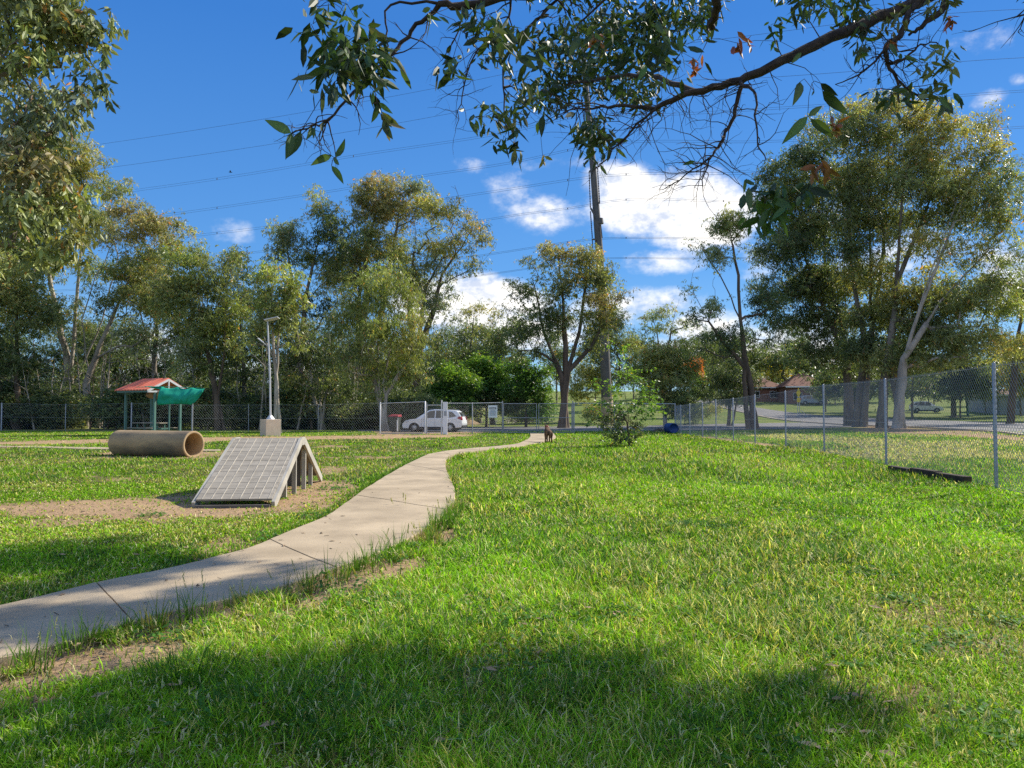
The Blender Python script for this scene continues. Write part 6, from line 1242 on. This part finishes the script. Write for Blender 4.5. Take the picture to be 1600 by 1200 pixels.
    spray(1262, 12, 30, 16, 7.0, 8, 11, 'over', .13, .28, .14); spray(1340, 20, 24, 28, 6.9, 14, 12, 'over', .13, .26, .15); spray(1212, 48, 14, 12, 6.5, 3, 7, 'vivid', .12, .3, .1); spray(1348, 82, 12, 14, 6.3, 3, 8, 'vivid', .11, .3, .07); spray(1460, 100, 36, 24, 6.3, 12, 5, 'lime', .11, .3, .14); spray(1440, 10, 40, 12, 7.0, 6, 8, 'olive', .12, .28, .14); spray(1400, 40, 24, 16, 6.8, 5, 7, 'gold', .10, .3, .1)
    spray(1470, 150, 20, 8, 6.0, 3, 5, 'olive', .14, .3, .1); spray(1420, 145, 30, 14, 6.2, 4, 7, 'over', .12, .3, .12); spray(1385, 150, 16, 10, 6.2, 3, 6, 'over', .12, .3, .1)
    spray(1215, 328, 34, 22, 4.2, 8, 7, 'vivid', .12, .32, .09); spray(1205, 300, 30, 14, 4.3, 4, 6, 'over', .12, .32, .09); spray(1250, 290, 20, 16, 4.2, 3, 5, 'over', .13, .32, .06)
    for (px, py, Y, s, L) in ((1155, 68, 5.2, .06, .11), (1300, 193, 3.9, .05, .085), (1284, 258, 3.9, .05, .085), (1483, 34, 6.2, .06, .09), (1090, 95, 6.0, .07, .10), (800, 195, 5, .04, .08), (930, 62, 6, .07, .10), (848, 245, 5.4, .03, .07), (1320, 205, 3.9, .03, .07), (605, 200, 3.6, .015, .08), (1395, 68, 6.3, .05, .09)):
        c = at(px, py, Y); targets.append((c, .0025)); cl(c, s * 1.1, 13 if s > .03 else 4, 'orange' if s > .04 else 'rust', L, .34)
    # single big leaves nearest the lens: tip and stalk given
    big = [((455, 208), (413, 187), 3.5), ((455, 208), (446, 250), 3.5), ((470, 205), (447, 248), 3.6), ((487, 199), (478, 219), 3.6), ((488, 199), (490, 217), 3.6), ((505, 190), (502, 206), 3.6), ((518, 243), (485, 259), 3.5), ((524, 246), (539, 216), 3.5), ((518, 259), (537, 288), 3.5), ((522, 246), (530, 258), 3.5),
           ((582, 162), (583, 141), 3.6), ((590, 163), (580, 192), 3.6), ((592, 160), (614, 178), 3.6), ((598, 188), (614, 218), 3.6), ((1262, 182), (1221, 226), 3.7), ((1263, 182), (1285, 165), 3.7), ((1266, 186), (1300, 214), 3.7), ((1282, 130), (1310, 150), 3.8), ((1285, 142), (1327, 180), 3.8), ((1250, 128), (1238, 166), 4.2),
           ((1290, 235), (1298, 246), 3.9), ((1252, 82), (1236, 100), 5), ((1272, 142), (1268, 150), 4), ((1086, 252), (1066, 258), 5.0), ((848, 180), (846, 215), 5), ((816, 150), (802, 165), 5), ((1466, 148), (1488, 138), 5), ((1468, 150), (1486, 172), 5), ((1008, 100), (995, 128), 5), ((1045, 60), (1022, 108), 5.2), ((905, 55), (888, 90), 5), ((845, 70), (845, 115), 4.6), ((1060, 55), (1066, 85), 5), ((1390, 68), (1402, 90), 6)]
    BV, BF, BC = [], [], []
    for (s0, s1, Y) in big:
        a, b_ = at(s0[0], s0[1], Y), at(s1[0], s1[1], Y + rng.uniform(-.05, .05)); targets.append((a, .002)); D = b_ - a; L = np.linalg.norm(D); D /= L; view = unit(a - np.array([0, 0, CAMH])); Q = unit(np.cross(D, view)); Q = unit(Q + view * rng.uniform(-.45, .45)); Nn = np.cross(D, Q); Wd = L * .30; col = np.array(PAL['vivid' if rng.random() < .35 else 'over'][rng.integers(0, 3)]) * rng.uniform(.8, 1.2)
        ts = [0, .06, .2, .4, .6, .8, .93, 1]; ww = [.02, .30, .85, 1.0, .85, .48, .18, .0]; b0 = len(BV); bend = rng.uniform(-.12, .12) * L
        for t_, w_ in zip(ts, ww):
            c0 = a + D * L * t_ + Nn * bend * sin(pi * t_) + Q * bend * .5 * sin(pi * t_); BV.extend([c0 - Q * Wd * w_ / 2 + Nn * Wd * .10 * w_, c0, c0 + Q * Wd * w_ / 2 + Nn * Wd * .10 * w_]); BC.extend([col, col * 1.3, col])
        for i in range(7):
            for j in (0, 1): BF += [(b0 + 3 * i + j, b0 + 3 * i + j + 1, b0 + 3 * i + j + 4), (b0 + 3 * i + j, b0 + 3 * i + j + 4, b0 + 3 * i + j + 3)]
    # foliage above and beyond the frame that shades the foreground
    def shade(px, py, h, r, nc, n=42, pal='over'):
        g = gnd(px, py); t_ = h / SUN[2]; c = g + SUN * t_
        for i in range(int(nc * .85) + 1):
            q = c + rng.normal(0, .62, 3) * r; pp_ = proj(q)
            if 0 < pp_[0] < 1600 and pp_[1] > -10 and q[1] > 0 and not (850 < pp_[0] < 1120 and pp_[1] < 90): q = q + SUN * ((h * .35) / SUN[2])
            pp_ = proj(q)
            if 0 < pp_[0] < 1600 and pp_[1] > -10 and not (850 < pp_[0] < 1120 and pp_[1] < 110): continue
            targets.append((q, .004)); cl(q, .27, int(n * 1.25), pal, .17, .32)
    SH = [(120, 1130, 7.2, .4, 5), (250, 1110, 7.2, .4, 6), (340, 1150, 7, .5, 8), (430, 1080, 7.2, .35, 6), (480, 1150, 7, .5, 9), (590, 1090, 7.2, .4, 6), (560, 1190, 7, .6, 9), (690, 1130, 7, .45, 8), (760, 1070, 7.2, .25, 4), (740, 1190, 7, .6, 9), (860, 1110, 7.4, .45, 7), (900, 1190, 7, .5, 7), (1010, 1120, 7.2, .35, 5), (1080, 1170, 7.2, .4, 5), (1200, 1150, 7.2, .25, 3), (200, 1220, 6.5, .7, 9), (560, 1270, 6.5, 1.0, 14), (950, 1270, 6.5, .8, 8),
          (0, 870, 9.8, .5, 20), (80, 880, 9.8, .45, 20), (170, 885, 9.8, .3, 12), (230, 890, 9.8, .2, 5), (30, 925, 9.6, .45, 16), (120, 915, 9.6, .3, 10), (-140, 900, 9.6, 1.0, 16), (240, 950, 9.4, .22, 9), (330, 925, 9.4, .2, 8), (110, 985, 9.2, .22, 9), (390, 930, 9.4, .15, 4), (20, 975, 9.4, .2, 6), (400, 905, 9.2, .2, 4), (180, 975, 9, .2, 3), (40, 1000, 9, .25, 4), (300, 890, 9.4, .15, 2)]
    for s in SH: shade(*s)
    # join every clump to the limbs
    n0 = len(A); TP = np.array([t[0] for t in targets]); NA = np.zeros((n0 + len(TP) * 9, 3)); NA[:n0] = A; n = n0; PR = list(PAR); RR = list(R)
    order = np.argsort([np.min(np.linalg.norm(NA[:n0] - p, axis=1)) for p in TP])
    for ti in order:
        c = TP[ti]; dist = np.linalg.norm(NA[:n] - c, axis=1); cost = dist * (1 + .5 * np.clip((c[2] - NA[:n, 2]) / (dist + 1e-6), 0, 1)) ; cost[:8] += 5; j = int(np.argmin(cost)); D = dist[j]; k_ = max(2, min(8, int(D / .12))); r0 = min(RR[j] * .8, .004 + .010 * D); prev = j
        for s in range(1, k_ + 1):
            t_ = s / k_; q = NA[j] + (c - NA[j]) * t_ + np.array([0, 0, .14 * D]) * sin(pi * t_) + rng.normal(0, .03 * D ** .7, 3) * (s < k_); NA[n] = q; PR.append(prev); RR.append(r0 + (.0016 - r0) * t_); prev = n; n += 1
    # bare drooping twigs
    tw = [(b1, 20, .8, .35), (b2, 16, .7, .3), (b3, 30, .65, .3), (b5, 18, .55, .35), (b6, 12, .4, .3), (b4, 10, .5, .3), (main[24:], 26, .8, .35), (b13, 26, .28, .5), (b15, 22, .28, .4), (b14, 8, .25, .3), (b7, 24, .5, .3), (b8, 16, .5, .2), (b9, 12, .4, .2), (b21, 12, .4, .4), (b11, 10, .4, .2), (b18, 16, .3, .3)]
    NA = np.concatenate([NA[:n], np.zeros((9000, 3))])
    for src, cnt, ln, dr_2 in tw:
        starts = [int(rng.choice(src)) for _ in range(cnt)]
        for st in starts:
            prev = st; d = unit(np.array([rng.normal(-.3, .9), rng.normal(0, .7), -dr_2 + rng.normal(0, .5)])); L = ln * rng.uniform(.35, 1.1); ns = 7; r0 = min(RR[st] * .6, .0045)
            p = NA[st].copy() if st < n else NA[st].copy()
            for s in range(ns):
                d = unit(d + rng.normal(0, .22, 3) + np.array([0, 0, -.05])); p = p + d * L / ns; NA[n] = p; PR.append(prev); RR.append(r0 * (1 - .8 * s / ns)); prev = n; n += 1
                if s in (2, 4) and rng.random() < .8:
                    pv = prev; d2 = unit(d + rng.normal(0, .7, 3)); p2 = p.copy()
                    for s2 in range(4): d2 = unit(d2 + rng.normal(0, .2, 3)); p2 = p2 + d2 * L * .11; NA[n] = p2; PR.append(pv); RR.append(r0 * .4 * (1 - .2 * s2)); pv = n; n += 1
    V, F = branch_mesh(NA[:n] - base, np.array(PR), np.array(RR), 6); np_mesh('trunk', V, F, M['bark_over'], root, smooth=True)
    V, F, C = leaf_quads(np.array(P) - base, np.array(LL), np.array(WW), 1.0, np.array(cc), rng, True)
    b0 = len(V); V = np.concatenate([V, np.array(BV) - base]); F = np.concatenate([F, np.array(BF) + b0]); C = np.concatenate([C, np.array(BC)])
    np_mesh('crown', V, F, M['leafnear'], root, color=C)
M['bark_over'] = mat('overhead_bark', (0.085, 0.06, 0.042), (0.03, 0.022, 0.018), 0.9, 14, .6)
over_tree()
# a bird far off
bp0 = at(360, 269, 60); o = empty('bird', bp0, .3, 'tiny dark bird flying in the blue sky above the left trees', 'bird'); m = MB(); m.lathe([(.001, -.13), (.03, -.08), (.042, 0), (.03, .08), (.018, .12), (.001, .16)], 10, Matrix.Rotation(pi / 2, 4, 'Y')); m.build('bird_body', M['rubber'], o)
for s in (-1, 1): MB().add([(-.04, 0, .02), (.05, 0, .02), (.03, s * .18, .09), (-.03, s * .30, .05), (-.05, s * .16, .07), (-.04, 0, .01), (.05, 0, .01), (.03, s * .18, .08), (-.03, s * .30, .045), (-.05, s * .16, .06)], [(0, 1, 2, 3, 4), (9, 8, 7, 6, 5)]).build('wing', M['rubber'], o)
